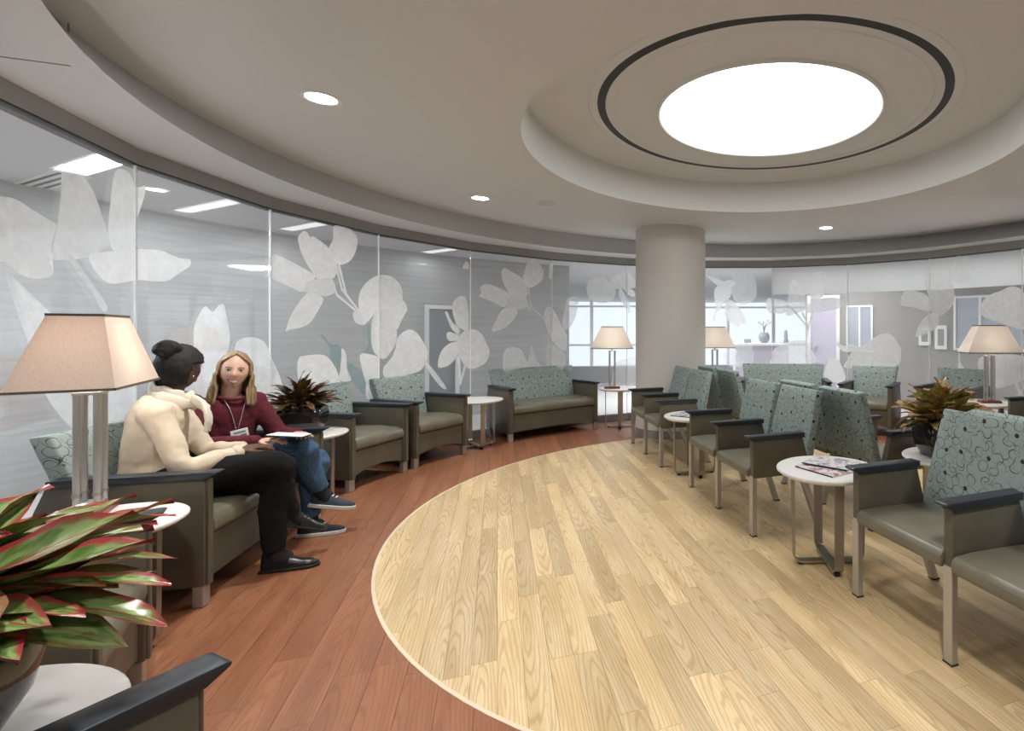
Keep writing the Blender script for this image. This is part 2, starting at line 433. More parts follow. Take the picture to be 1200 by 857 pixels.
bm = bmesh.new(); lathe(bm, [(.0005, .012), (.845, .012)], 96); new('diffuser', bm, 'sky', sl)
bm = bmesh.new(); lathe(bm, [(.875, 0), (.872, -.018), (.858, -.022), (.845, -.012), (.845, .012)], 96); new('rim', bm, 'cove', sl, True)

ANG = [R(194.1 - 16.2 * k) for k in range(-2, 13)]      # corners of the glass facets
A_HI, A_LO = ANG[0], ANG[-1]
# stepped fascia, soffit
bm = bmesh.new(); ring_face(bm, C_FU, R_FU, Z_C, C_FL, R_FL, Z_S, 128); struct('trim_1', bm, 'fascia', None, True)
bm = bmesh.new(); ring_face(bm, C_FL, R_FL, Z_S, (C_GL.x, C_GL.y), R_GL + .10, Z_S, 128, A_LO, A_HI); ring_face(bm, C_FL, R_FL, Z_S, (C_GL.x, C_GL.y), 5.2, Z_S, 128, A_HI, A_LO + 2 * PI)
struct('ceiling.001', bm, 'ceiling')
bm = bmesh.new()
a = R(160); p = Vector((C_FL[0] + R_FL * math.cos(R(196)), C_FL[1] + R_FL * math.sin(R(196)), 0))
q = Vector((C_FL[0] + R_FL * math.cos(R(208)), C_FL[1] + R_FL * math.sin(R(208)), 0))

def gl_corner(k, r=R_GL): a = ANG[k]; return Vector((C_GL.x + r * math.cos(a), C_GL.y + r * math.sin(a), 0))
def quad_prism(bm, a, b, n, t, z0, z1):
    """upright slab from plan point a to b, thickness t along n"""
    P = [a, b, b + n * t, a + n * t]
    lo = [bm.verts.new((v.x, v.y, z0)) for v in P]; hi = [bm.verts.new((v.x, v.y, z1)) for v in P]
    fs = [bm.faces.new(lo[::-1]), bm.faces.new(hi)] + [bm.faces.new((lo[i], lo[(i + 1) % 4], hi[(i + 1) % 4], hi[i])) for i in range(4)]
    bmesh.ops.recalc_face_normals(bm, faces=fs)
windows = []
for k in range(len(ANG) - 1):
    a, b = gl_corner(k), gl_corner(k + 1); d = (b - a).normalized(); n = Vector((-d.y, d.x, 0))
    if n.dot(Vector((C_GL.x, C_GL.y, 0)) - a) > 0: n = -n        # n points outwards
    bm = bmesh.new(); quad_prism(bm, a + d * .003, b - d * .003, n, .012, .10, Z_G + .04)
    wd = struct('window_%d' % (k + 1), bm, 'glass'); windows.append(wd)
    bm = bmesh.new(); quad_prism(bm, a - d * .0035, a + d * .0035, n, .014, .10, Z_G); new('joint_strip', bm, 'joint', wd)
    bm = bmesh.new(); quad_prism(bm, a - n * .008 + d * .0015, b - n * .008 - d * .0015, n, .08, Z_G, Z_S + .02); struct('trim_%d' % (k + 2), bm, 'track')
    bm = bmesh.new(); quad_prism(bm, a - n * .010, b - n * .010, n, .09, Z_G - .007, Z_G); new('gasket', bm, 'dark_line', wd)
    bm = bmesh.new(); quad_prism(bm, a - n * .025 + d * .001, b - n * .025 - d * .001, n, .07, -.012, .10); struct('baseboard_%d' % (k + 1), bm, 'frame')

# ---- flowers printed as film on the panes
def jx(k): v = gl_corner(k); return CX + F_PX * v.x / v.y if v.y > .3 else -9e3
JX = [jx(k) for k in range(len(ANG))]
def clip_x(poly, x0, x1):
    for lim, sg in ((x0, 1), (x1, -1)):
        res = []
        for j in range(len(poly)):
            p, q = poly[j], poly[(j + 1) % len(poly)]
            dp, dq = (p[0] - lim) * sg, (q[0] - lim) * sg
            if dp >= 0: res.append(p)
            if (dp >= 0) != (dq >= 0):
                t = dp / (dp - dq); res.append((p[0] + (q[0] - p[0]) * t, p[1] + (q[1] - p[1]) * t))
        poly = res
        if len(poly) < 3: return []
    return poly
layer_no = [0]
def petal(sc, off, pts, shade=1.0, teal=False):
    P = [Vector((p[0] / sc + off[0], p[1] / sc + off[1], 0)) for p in pts]
    P = [(v.x, v.y) for v in smooth_path(P, 4, True)]
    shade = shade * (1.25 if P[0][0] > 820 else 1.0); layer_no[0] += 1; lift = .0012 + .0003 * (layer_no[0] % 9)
    for k in range(len(ANG) - 1):
        x0, x1 = JX[k], JX[k + 1]
        if x1 < -400: continue
        if x0 > x1: continue
        c = clip_x(P, x0 + .6, x1 - .6)
        if len(c) < 3: continue
        a, b = gl_corner(k), gl_corner(k + 1); d = (b - a).normalized(); n = Vector((-d.y, d.x, 0))
        if n.dot(Vector((C_GL.x, C_GL.y, 0)) - a) > 0: n = -n
        o = a - n * lift; V = []
        for x, y in c:
            ray = Vector(((x - CX) / F_PX, 1.0, -(y - CY) / F_PX)); t = n.dot(o) / n.dot(ray)
            v = ray * t + Vector((0, 0, CAM_H)); v.z = min(max(v.z, .12), Z_G - .008); V.append(v)
        bm = bmesh.new(); vs = [bm.verts.new(v) for v in V]; f = bm.faces.new(vs)
        bmesh.ops.triangulate(bm, faces=[f])
        ob = new('petal', bm, 'petal_teal' if teal else 'petal', windows[k])
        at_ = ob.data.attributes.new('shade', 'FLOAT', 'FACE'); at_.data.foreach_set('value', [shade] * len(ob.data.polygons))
def stem(sc, off, p, q, wd, shade=.9):
    P, Q = Vector(p), Vector(q); d = (Q - P).normalized(); n = Vector((-d.y, d.x)) * wd
    petal(sc, off, [P + n, P.lerp(Q, .5) + n * .8, Q + n * .7, Q - n * .7, P.lerp(Q, .5) - n * .8, P - n], shade)
Z = (3.175, (0, 100))
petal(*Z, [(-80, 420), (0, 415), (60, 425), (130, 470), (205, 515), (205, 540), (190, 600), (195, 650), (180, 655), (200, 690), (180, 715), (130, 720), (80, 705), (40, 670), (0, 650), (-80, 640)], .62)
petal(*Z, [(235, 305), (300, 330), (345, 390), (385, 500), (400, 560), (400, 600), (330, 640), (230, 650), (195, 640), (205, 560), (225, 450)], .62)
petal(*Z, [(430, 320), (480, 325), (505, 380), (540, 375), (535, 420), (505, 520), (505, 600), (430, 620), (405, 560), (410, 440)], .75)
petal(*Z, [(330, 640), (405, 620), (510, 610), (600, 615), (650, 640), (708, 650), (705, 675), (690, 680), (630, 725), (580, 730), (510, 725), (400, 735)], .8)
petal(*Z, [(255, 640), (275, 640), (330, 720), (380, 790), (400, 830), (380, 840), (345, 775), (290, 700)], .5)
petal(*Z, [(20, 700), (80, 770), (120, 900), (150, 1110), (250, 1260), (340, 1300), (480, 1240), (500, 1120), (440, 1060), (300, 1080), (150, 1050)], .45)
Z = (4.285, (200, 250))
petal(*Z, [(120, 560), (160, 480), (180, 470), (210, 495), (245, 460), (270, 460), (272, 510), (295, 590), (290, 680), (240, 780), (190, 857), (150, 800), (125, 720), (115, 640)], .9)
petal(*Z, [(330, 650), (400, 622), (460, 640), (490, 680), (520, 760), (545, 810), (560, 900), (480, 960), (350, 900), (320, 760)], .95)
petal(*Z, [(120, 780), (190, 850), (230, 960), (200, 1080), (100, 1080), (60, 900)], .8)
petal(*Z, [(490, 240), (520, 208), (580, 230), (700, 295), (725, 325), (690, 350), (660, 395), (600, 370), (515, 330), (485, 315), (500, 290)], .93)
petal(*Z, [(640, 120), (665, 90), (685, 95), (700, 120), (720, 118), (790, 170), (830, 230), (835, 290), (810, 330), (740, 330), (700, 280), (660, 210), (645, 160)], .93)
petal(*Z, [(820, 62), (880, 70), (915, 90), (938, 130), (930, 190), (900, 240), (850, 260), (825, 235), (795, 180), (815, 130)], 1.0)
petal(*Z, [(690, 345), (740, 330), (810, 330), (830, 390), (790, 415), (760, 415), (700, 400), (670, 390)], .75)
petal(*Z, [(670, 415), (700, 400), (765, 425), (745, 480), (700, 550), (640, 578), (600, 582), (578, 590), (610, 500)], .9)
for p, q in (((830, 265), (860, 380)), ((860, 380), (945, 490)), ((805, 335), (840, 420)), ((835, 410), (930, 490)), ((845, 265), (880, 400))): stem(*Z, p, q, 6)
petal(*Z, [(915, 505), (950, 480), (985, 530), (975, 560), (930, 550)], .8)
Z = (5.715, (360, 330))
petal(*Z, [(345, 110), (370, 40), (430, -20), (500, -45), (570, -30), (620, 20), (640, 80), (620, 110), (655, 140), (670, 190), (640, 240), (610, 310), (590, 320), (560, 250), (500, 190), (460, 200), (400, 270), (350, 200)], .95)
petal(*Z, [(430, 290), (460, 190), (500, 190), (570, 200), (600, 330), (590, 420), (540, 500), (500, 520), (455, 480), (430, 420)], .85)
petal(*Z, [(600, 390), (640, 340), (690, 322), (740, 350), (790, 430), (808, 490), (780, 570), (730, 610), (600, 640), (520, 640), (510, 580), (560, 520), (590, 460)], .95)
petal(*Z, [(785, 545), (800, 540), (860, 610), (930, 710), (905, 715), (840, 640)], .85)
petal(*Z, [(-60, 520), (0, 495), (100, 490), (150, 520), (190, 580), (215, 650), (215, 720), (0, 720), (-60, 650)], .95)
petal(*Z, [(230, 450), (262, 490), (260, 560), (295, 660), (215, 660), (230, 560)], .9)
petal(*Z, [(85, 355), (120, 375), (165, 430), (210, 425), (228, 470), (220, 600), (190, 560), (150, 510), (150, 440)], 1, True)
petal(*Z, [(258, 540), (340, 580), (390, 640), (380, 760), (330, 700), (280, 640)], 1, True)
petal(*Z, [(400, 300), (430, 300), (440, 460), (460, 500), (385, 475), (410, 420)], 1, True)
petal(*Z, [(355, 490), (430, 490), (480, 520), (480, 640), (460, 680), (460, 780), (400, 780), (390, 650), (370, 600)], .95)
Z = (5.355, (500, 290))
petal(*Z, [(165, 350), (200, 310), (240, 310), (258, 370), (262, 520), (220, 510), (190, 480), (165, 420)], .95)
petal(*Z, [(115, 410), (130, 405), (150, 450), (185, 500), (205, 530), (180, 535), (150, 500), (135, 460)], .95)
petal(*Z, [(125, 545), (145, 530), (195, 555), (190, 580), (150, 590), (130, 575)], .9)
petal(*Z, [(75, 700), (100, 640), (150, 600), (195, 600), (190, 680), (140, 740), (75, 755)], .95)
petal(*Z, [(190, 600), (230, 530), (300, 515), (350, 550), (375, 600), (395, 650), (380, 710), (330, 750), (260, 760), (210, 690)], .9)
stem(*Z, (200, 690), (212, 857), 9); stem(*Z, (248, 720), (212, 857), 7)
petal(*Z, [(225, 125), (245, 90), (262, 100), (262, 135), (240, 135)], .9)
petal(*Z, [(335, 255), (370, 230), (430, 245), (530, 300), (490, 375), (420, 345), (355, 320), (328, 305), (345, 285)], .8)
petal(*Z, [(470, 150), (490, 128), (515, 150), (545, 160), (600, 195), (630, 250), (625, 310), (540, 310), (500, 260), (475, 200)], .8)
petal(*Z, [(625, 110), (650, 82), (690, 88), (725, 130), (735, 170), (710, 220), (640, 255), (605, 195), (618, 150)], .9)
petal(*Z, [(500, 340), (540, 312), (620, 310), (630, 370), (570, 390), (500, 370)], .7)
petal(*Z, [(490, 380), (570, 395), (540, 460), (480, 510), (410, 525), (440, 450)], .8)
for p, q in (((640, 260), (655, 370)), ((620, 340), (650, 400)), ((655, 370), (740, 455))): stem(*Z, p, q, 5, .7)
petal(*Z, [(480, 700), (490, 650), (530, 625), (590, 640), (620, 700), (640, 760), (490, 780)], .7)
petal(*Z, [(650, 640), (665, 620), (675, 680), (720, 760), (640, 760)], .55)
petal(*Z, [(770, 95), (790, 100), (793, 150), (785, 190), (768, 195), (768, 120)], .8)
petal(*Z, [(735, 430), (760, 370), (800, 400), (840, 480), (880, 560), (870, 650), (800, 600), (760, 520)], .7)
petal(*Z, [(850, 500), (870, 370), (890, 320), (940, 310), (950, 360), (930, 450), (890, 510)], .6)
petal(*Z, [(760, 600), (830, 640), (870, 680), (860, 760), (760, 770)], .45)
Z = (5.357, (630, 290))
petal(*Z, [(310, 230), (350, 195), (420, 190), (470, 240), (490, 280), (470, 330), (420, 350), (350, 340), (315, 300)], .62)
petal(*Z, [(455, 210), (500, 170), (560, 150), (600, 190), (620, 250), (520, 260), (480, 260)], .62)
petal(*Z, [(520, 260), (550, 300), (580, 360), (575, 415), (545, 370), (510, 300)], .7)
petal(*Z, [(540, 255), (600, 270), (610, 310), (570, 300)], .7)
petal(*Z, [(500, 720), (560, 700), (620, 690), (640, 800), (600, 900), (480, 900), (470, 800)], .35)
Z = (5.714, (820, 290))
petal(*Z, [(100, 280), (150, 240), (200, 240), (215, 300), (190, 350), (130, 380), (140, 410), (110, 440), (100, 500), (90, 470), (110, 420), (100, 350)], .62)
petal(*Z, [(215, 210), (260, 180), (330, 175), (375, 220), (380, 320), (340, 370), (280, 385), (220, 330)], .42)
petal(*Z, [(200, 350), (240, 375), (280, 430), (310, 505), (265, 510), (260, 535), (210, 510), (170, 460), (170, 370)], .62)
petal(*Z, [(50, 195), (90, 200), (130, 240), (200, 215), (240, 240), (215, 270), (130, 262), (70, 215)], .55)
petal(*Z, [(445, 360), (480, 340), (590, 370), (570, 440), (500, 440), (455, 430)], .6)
petal(*Z, [(600, 290), (605, 230), (640, 220), (690, 270), (720, 400), (650, 440), (575, 450)], .6)
petal(*Z, [(160, 720), (220, 660), (340, 650), (350, 780), (200, 800)], .3)
petal(*Z, [(480, 740), (500, 680), (580, 640), (640, 620), (740, 640), (740, 720), (800, 770), (500, 790)], .62)
Z = (5.714, (930, 290))
petal(*Z, [(120, 220), (150, 165), (220, 175), (230, 190), (195, 330), (115, 340)], .6)
petal(*Z, [(80, 430), (100, 380), (200, 340), (320, 345), (320, 400), (210, 430), (100, 440)], .55)
stem(*Z, (0, 420), (90, 530), 7); stem(*Z, (60, 440), (100, 530), 6); stem(*Z, (125, 440), (95, 540), 6); stem(*Z, (95, 530), (85, 640), 9)
petal(*Z, [(215, 890), (220, 780), (250, 740), (310, 770), (345, 890)], .9)
petal(*Z, [(285, 635), (340, 660), (400, 650), (450, 690), (350, 700), (300, 670)], .7)
petal(*Z, [(355, 760), (400, 690), (500, 640), (560, 590), (640, 578), (700, 640), (720, 720), (670, 800), (360, 810)], .66)
Z = (4.287, (1040, 280))
petal(*Z, [(65, 330), (80, 270), (110, 258), (200, 285), (215, 360), (130, 345)], .62)
petal(*Z, [(180, 190), (200, 160), (230, 180), (300, 190), (330, 240), (330, 330), (240, 400), (210, 300)], .5)
petal(*Z, [(315, 170), (330, 100), (370, 85), (420, 110), (435, 170), (400, 220), (330, 210)], .42)
petal(*Z, [(140, 490), (180, 400), (240, 370), (260, 410), (230, 460)], .6)
petal(*Z, [(470, 380), (480, 310), (540, 270), (580, 270), (590, 250), (640, 240), (690, 280), (720, 450), (560, 420)], .72)
petal(*Z, [(460, 600), (600, 580), (686, 590), (760, 620), (720, 690), (600, 740), (540, 750), (480, 720)], .78)
petal(*Z, [(360, 560), (375, 640), (430, 700), (430, 760), (380, 720), (355, 660)], .75)
petal(*Z, [(585, 660), (600, 620), (640, 610), (690, 640), (680, 690), (620, 690)], .9)
stem(*Z, (635, 700), (670, 790), 9)

# ---- column
bm = bmesh.new(); lathe(bm, [(.47, -.012), (.47, 2.70), (.462, 2.70), (.462, Z_C)], 72); col = struct('column', bm, 'column', None, True); col.location = (-.37, 6.99, 0)
col['label'] = 'thick round pale grey column between the seating rows'; autosmooth(col, 30)
bm = bmesh.new(); lathe(bm, [(.478, -.002), (.478, .10), (.47, .102)], 72); o = new('column_base', bm, 'frame', col, False); autosmooth(o, 30)

# ---- downlights, speaker grille
def downlight(x, y, label, lamp=True):
    t = thing('downlight', label, 'downlight', (x, y, Z_C), 0, 'recessed downlights')
    bm = bmesh.new(); lathe(bm, [(.105, 0), (.102, -.006), (.080, -.006), (.077, -.001)], 40); autosmooth(new('trim_ring', bm, 'white', t), 40)
    bm = bmesh.new(); lathe(bm, [(.0005, -.003), (.078, -.003)], 32); new('lens', bm, 'down', t)
    ld = bpy.data.lights.new('spot', 'SPOT'); ld.energy = DOWN_W; ld.spot_size = R(115); ld.spot_blend = .8; ld.shadow_soft_size = .07; ld.color = (1, .97, .935)
    lo = bpy.data.objects.new('spot', ld); COL.objects.link(lo); lo.parent = t; lo.location = (0, 0, -.03)
downlight(-2.19, 3.00, 'large lit downlight nearest the camera in the grey ceiling')
downlight(-2.21, 5.24, 'small lit downlight in the ceiling left of the round speaker grille')
downlight(1.67, 6.74, 'small lit downlight in the ceiling right of the column')
for i, (x, y) in enumerate(((3.45, 3.2), (2.75, 1.6), (-1.35, 1.2), (.55, .9))):
    downlight(x, y, ['recessed downlight over the right hand seat rows', 'recessed downlight above the nearest double seat', 'recessed downlight above the near left armchairs', 'recessed downlight above the viewpoint'][i])
t = thing('ceiling_speaker', 'round grey speaker grille flush in the ceiling', 'speaker', (-1.60, 5.45, Z_C))
bm = bmesh.new(); lathe(bm, [(.12, 0), (.118, -.008), (.098, -.008), (.095, -.003)], 36); autosmooth(new('rim', bm, 'ceiling', t), 40)
bm = bmesh.new(); lathe(bm, [(.095, -.004), (.0005, -.007)], 36); new('grille', bm, 'fascia', t)

# ---- the corridor and lobby beyond the glass
def on_cyl(x, r, c=C_GL):
    d = Vector(((x - CX) / F_PX, 1.0)); a = d.dot(d); b = -2 * d.dot(c); cc = c.dot(c) - r * r
    t = (-b + math.sqrt(b * b - 4 * a * cc)) / (2 * a); return d * t
def ang_of(x, r): v = on_cyl(x, r) - C_GL; return math.atan2(v.y, v.x)
R_OW, Z_OC = 6.1, 2.58
a_end = ang_of(667, R_OW)
def arc_wall(name, r, a0, a1, z0, z1, m, n=40, th=.12):
    bm = bmesh.new(); uvl = bm.loops.layers.uv.new('UVMap')
    def P(a, rr, z): return bm.verts.new((C_GL.x + rr * math.cos(a), C_GL.y + rr * math.sin(a), z))
    rows = [[P(a0 + (a1 - a0) * i / n, rr, z) for rr, z in ((r, z0), (r, z1), (r + th, z1), (r + th, z0))] for i in range(n + 1)]
    for i in range(n):
        for j in range(4):
            f = bm.faces.new((rows[i][j], rows[i + 1][j], rows[i + 1][(j + 1) % 4], rows[i][(j + 1) % 4]))
            for lp in f.loops:
                v = lp.vert.co; lp[uvl].uv = (r * math.atan2(v.y - C_GL.y, v.x - C_GL.x) % (r * 2 * PI), v.z)
    bm.faces.new(rows[0]); bm.faces.new(rows[-1][::-1]); bmesh.ops.recalc_face_normals(bm, faces=bm.faces[:])
    return struct(name, bm, m)
arc_wall('wall_left', R_OW, a_end, R(236), -.02, Z_OC, 'stone')
bm = bmesh.new(); ring_face(bm, C_GL, R_GL + .06, Z_OC, C_GL, 17.5, Z_OC, 96, A_LO - .5, A_HI + .3); struct('ceiling.002', bm, 'outer_ceiling')
arc_wall('wall_back', 5.1, R(236), R(360 - 18), -.02, 2.75, 'ceiling')
# lobby windows far behind the column
def far_window(n, x0, x1, Y, label=None):
    wx0, wx1 = (x0 - CX) / F_PX * Y, (x1 - CX) / F_PX * Y
    bm = bmesh.new(); box(bm, ((wx0 + wx1) / 2, Y, .20), (wx1 - wx0, .12, .44)); wo = struct('window_%d' % n, bm, 'frame')
    k = max(2, int((wx1 - wx0) / 1.05))
    for i in range(k + 1):
        bm = bmesh.new(); box(bm, (wx0 + (wx1 - wx0) * i / k, Y, 1.5), (.07, .10, 2.16)); new('mullion', bm, 'white', wo)
    for z in (1.0, 2.05):
        bm = bmesh.new(); box(bm, ((wx0 + wx1) / 2, Y, z), (wx1 - wx0, .06, .05)); new('rail', bm, 'white', wo)
far_window(20, 640, 800, 14.0); far_window(21, 800, 960, 14.6)
R_RW = 6.9
a_r = ang_of(944, R_RW)
arc_wall('wall_right', R_RW, R(-18), a_r, -.02, Z_OC, 'taupe')
arc_wall('trim_30', 5.35, R(-18), ang_of(905, 5.35), 2.05, Z_OC, 'white', 40, .05)
def wall_panel(name, r, x0, x1, z0, z1, m, th=.04, frame=None, parent_kind=True):
    """a flat panel standing on a curved wall between two pixel columns"""
    a, b = on_cyl(x0, r), on_cyl(x1, r); a = Vector((a.x, a.y, 0)); b = Vector((b.x, b.y, 0)); d = (b - a).normalized(); n = Vector((d.y, -d.x, 0))
    if n.dot(Vector((C_GL.x, C_GL.y, 0)) - a) < 0: n = -n
    bm = bmesh.new(); quad_prism(bm, a - n * .03, b - n * .03, n, th + .03, z0, z1); o = new(name, bm, m)
    if frame:
        for p, q, u, v in ((a - d * frame, a, z0, z1 + frame), (b, b + d * frame, z0, z1 + frame), (a, b, z1, z1 + frame)):
            bm = bmesh.new(); quad_prism(bm, p - n * .03, q - n * .03, n, th + .055, u, v); new('door_frame', bm, 'white', o)
    return o, a, b, d, n
o, a, b, d, n = wall_panel('door_1', R_OW, 502, 533, 0, 1.72, 'greyblue', .01, .06); o['kind'] = 'structure'
bm = bmesh.new(); c_ = b - d * .10; quad_prism(bm, c_ - n * 0, c_ + d * .02, n, .09, .95, 1.07); new('door_handle', bm, 'alu', o)
o, a, b, d, n = wall_panel('door_2', R_RW, 950, 980, 0, 2.05, 'lavender', .01, .07); o['kind'] = 'structure'
bm = bmesh.new(); c_ = a + d * .10; quad_prism(bm, c_, c_ + d * .02, n, .07, .95, 1.07); new('door_handle', bm, 'alu', o)
for nm, x0, x1, z0, z1 in (('window_22', 992, 1023, .95, 1.90), ('window_23', 1118, 1215, 1.02, 2.02)):
    o, a, b, d, n = wall_panel(nm, R_RW, x0, x1, z0, z1, 'bluepane', .01); o['kind'] = 'structure'
    L = (b - a).length
    for i in range(4 if nm == 'window_23' else 3):
        p = a + d * (L - .04) * i / (3 if nm == 'window_23' else 2)
        bm = bmesh.new(); quad_prism(bm, p, p + d * .04, n, .035, z0, z1); new('mullion', bm, 'white', o)
    for z in (z0, z1 - .04):
        bm = bmesh.new(); quad_prism(bm, a, b, n, .034, z, z + .04); new('rail', bm, 'white', o)
for x0, x1, lb in ((1077, 1091, 'small white framed picture on the grey wall beyond the glass, left of a pair'), (1096, 1110, 'tall white framed picture on the grey wall beyond the glass, right of a pair')):
    z0, z1 = (1.10, 1.45) if x0 < 1090 else (1.03, 1.48)
    a, b = on_cyl(x0, R_RW), on_cyl(x1, R_RW); a = Vector((a.x, a.y, 0)); b = Vector((b.x, b.y, 0)); d = (b - a).normalized(); n = Vector((d.y, -d.x, 0))
    if n.dot(Vector((C_GL.x, C_GL.y, 0)) - a) < 0: n = -n
    bm = bmesh.new(); quad_prism(bm, a - n * .02, b - n * .02, n, .06, z0, z1); fr = new('picture', bm, 'white'); tag(fr, lb, 'picture', 'pictures on the far wall')
    bm = bmesh.new(); quad_prism(bm, a + d * .05, b - d * .05, n, .045, z0 + .07, z1 - .07); new('print', bm, 'taupe', fr)
# reception desk with pots
Yd = 10.6
t = thing('reception_desk', 'lavender reception desk beyond the glass behind the round column', 'desk', ((893 - CX) / F_PX * Yd, Yd, -.02))
bm = bmesh.new(); box(bm, (0, .35, .56), (1.10, .70, 1.08), .01); new('counter_body', bm, 'lavender', t)
bm = bmesh.new(); box(bm, (0, .33, 1.12), (1.18, .80, .05), .008); new('counter_top', bm, 'white', t)
bm = bmesh.new(); box(bm, (0, -.008, .72), (1.10, .02, .03)); new('shelf_line', bm, 'white', t)
def lamp_pos(x, Y): return (x - CX) / F_PX * Y
t = thing('orchid_pot', 'white orchid in a dark round pot on the reception desk', 'plant', (lamp_pos(895.5, Yd + .3), Yd + .3, 1.125))
bm = bmesh.new(); lathe(bm, [(.05, 0), (.11, .06), (.12, .14), (.08, .22), (.07, .22), (.07, .2), (.001, .2)], 20); new('pot', bm, 'greyblue', t, True)
M['stemg'] = mat('green_stem', (.09, .16, .06), .5); M['orchid'] = mat('pale_orchid_petal', (.75, .60, .66), .6)
for i in range(4):
    a = i * 1.7; pts = [(0, 0, .2), (.03 * math.cos(a), .03 * math.sin(a), .35), (.13 * math.cos(a), .13 * math.sin(a), .44)]
    bm = bmesh.new(); tube(bm, smooth_path(pts), .006, 6); new('stem', bm, 'stemg', t)
    for j in range(2):
        bm = bmesh.new(); bmesh.ops.create_icosphere(bm, subdivisions=1, radius=.035)
        for v in bm.verts: v.co = Vector((v.co.x, v.co.y * .6, v.co.z * .7)) + Vector((.13 * math.cos(a) - j * .05 * math.cos(a), .13 * math.sin(a), .44 - j * .04 + .03 * (i % 2)))
        new('blossom', bm, 'orchid', t)
t = tag(new('desk_box', (lambda b: (box(b, (0, 0, .04), (.14, .12, .08), .006), b)[1])(bmesh.new()), 'greyblue'), 'small dark box on the reception desk left of the orchid', 'box'); t.location = (lamp_pos(876, Yd + .3), Yd + .3, 1.125)
bm = bmesh.new(); lathe(bm, [(.05, 0), (.055, .05), (.03, .09), (.045, .14), (.03, .20), (.035, .25), (.001, .28)], 14)
t = tag(new('desk_figurine', bm, 'greyblue', None, True), 'small grey figurine standing on the reception desk end', 'figurine'); t.location = (lamp_pos(921, Yd + .3), Yd + .3, 1.125)
# corridor ceiling lights, pane reflections and added fill lights
def linear_light(x0, y0, x1, y1, wd, label, m='fixture', power=CORR_W):  # builds lit fixtures and glowing strips that draw pane reflections
    a, b = px(x0, y0, Z_OC), px(x1, y1, Z_OC); c = (a + b) / 2; d = b - a
    t = thing('linear_light', label, 'ceiling light', (c.x, c.y, Z_OC), math.atan2(d.y, d.x), 'corridor ceiling lights')
    L = d.length
    bm = bmesh.new(); box(bm, (0, 0, -.007), (L + .04, wd + .04, .012)); new('housing', bm, 'white', t)
    bm = bmesh.new(); box(bm, (0, 0, -.014), (L, wd, .008)); new('diffuser', bm, m, t)
    ld = bpy.data.lights.new('area', 'AREA'); ld.shape = 'RECTANGLE'; ld.size = max(.3, L); ld.size_y = wd; ld.energy = power
    lo = bpy.data.objects.new('area', ld); COL.objects.link(lo); lo.parent = t; lo.location = (0, 0, -.03)
linear_light(84, 199, 142, 181, .16, 'bright linear light in the corridor ceiling beyond the nearest glass')
linear_light(214, 246, 278, 233, .12, 'thin linear light in the corridor ceiling seen through the second pane', 'fixture_dim')  # glow put in for a reflection on this pane
linear_light(336, 268, 380, 260, .12, 'thin linear light in the corridor ceiling above the large flower', 'fixture_dim')  # another strip glowing as a pane reflection
linear_light(500, 295, 530, 291, .14, 'short linear light in the corridor ceiling above the grey door', 'fixture_dim', 2.0)
a_, b_ = px(38, 217, Z_OC), px(86, 203, Z_OC); c_ = (a_ + b_) / 2; d_ = b_ - a_
t = thing('air_grille', 'slotted air grille in the corridor ceiling beside the bright linear light', 'vent', (c_.x, c_.y, Z_OC), math.atan2(d_.y, d_.x))
bm = bmesh.new(); box(bm, (0, 0, -.006), (d_.length, .20, .010)); new('plate', bm, 'white', t)
for i in range(3):
    bm = bmesh.new(); box(bm, (0, -.06 + .06 * i, -.0125), (d_.length - .04, .022, .004)); new('slot', bm, 'black', t)
def extra_area(p, e, sx, sy, label):  # added area lights that brighten the corridor and lobby
    t = thing('ceiling_panel_light', label, 'ceiling light', (p[0], p[1], Z_OC), 0, 'lobby ceiling panel lights')
    bm = bmesh.new(); box(bm, (0, 0, -.007), (sx, sy, .012)); new('housing', bm, 'white', t)
    bm = bmesh.new(); box(bm, (0, 0, -.014), (sx - .04, sy - .04, .008)); new('diffuser', bm, 'fixture', t)
    ld = bpy.data.lights.new('area', 'AREA'); ld.shape = 'RECTANGLE'; ld.size = sx; ld.size_y = sy; ld.energy = e
    lo = bpy.data.objects.new('area', ld); COL.objects.link(lo); lo.parent = t; lo.location = (0, 0, -.03)
extra_area((-.5, 10.5), 90, 1.2, .6, 'panel light in the lobby ceiling behind the column')
extra_area((2.6, 9.6), 18, 1.2, .3, 'panel light in the lobby ceiling behind the right hand panes')
extra_area((5.6, 6.6), 25, .3, 1.2, 'panel light in the corridor ceiling right of the room')
extra_area((-4.8, 2.6), 34, .3, 1.2, 'panel light in the corridor ceiling behind the near left pane')
for deg in (72, 58, 44, 30, 16):  # added lights, out of view, brightening the bulkhead and petals from behind
    ld = bpy.data.lights.new('cove_strip_light', 'AREA'); ld.shape = 'RECTANGLE'; ld.size = 1.0; ld.size_y = .10; ld.energy = 3.2
    lo = bpy.data.objects.new('cove_strip_light', ld); COL.objects.link(lo); a = R(deg); lo.location = (C_GL.x + 4.75 * math.cos(a), C_GL.y + 4.75 * math.sin(a), 2.55); lo.rotation_euler = (0, 0, a + PI / 2)
# seams in the fascia and soffit at the near left
for p, q in ((px(82, 77, Z_S), px(80, 27, Z_C)), (px(82, 77, Z_S), px(-30, 62, Z_S))):
    bm = bmesh.new(); tube(bm, [p, q], .0035, 6); new('panel_seam', bm, 'frame', bpy.data.objects['trim_1'])
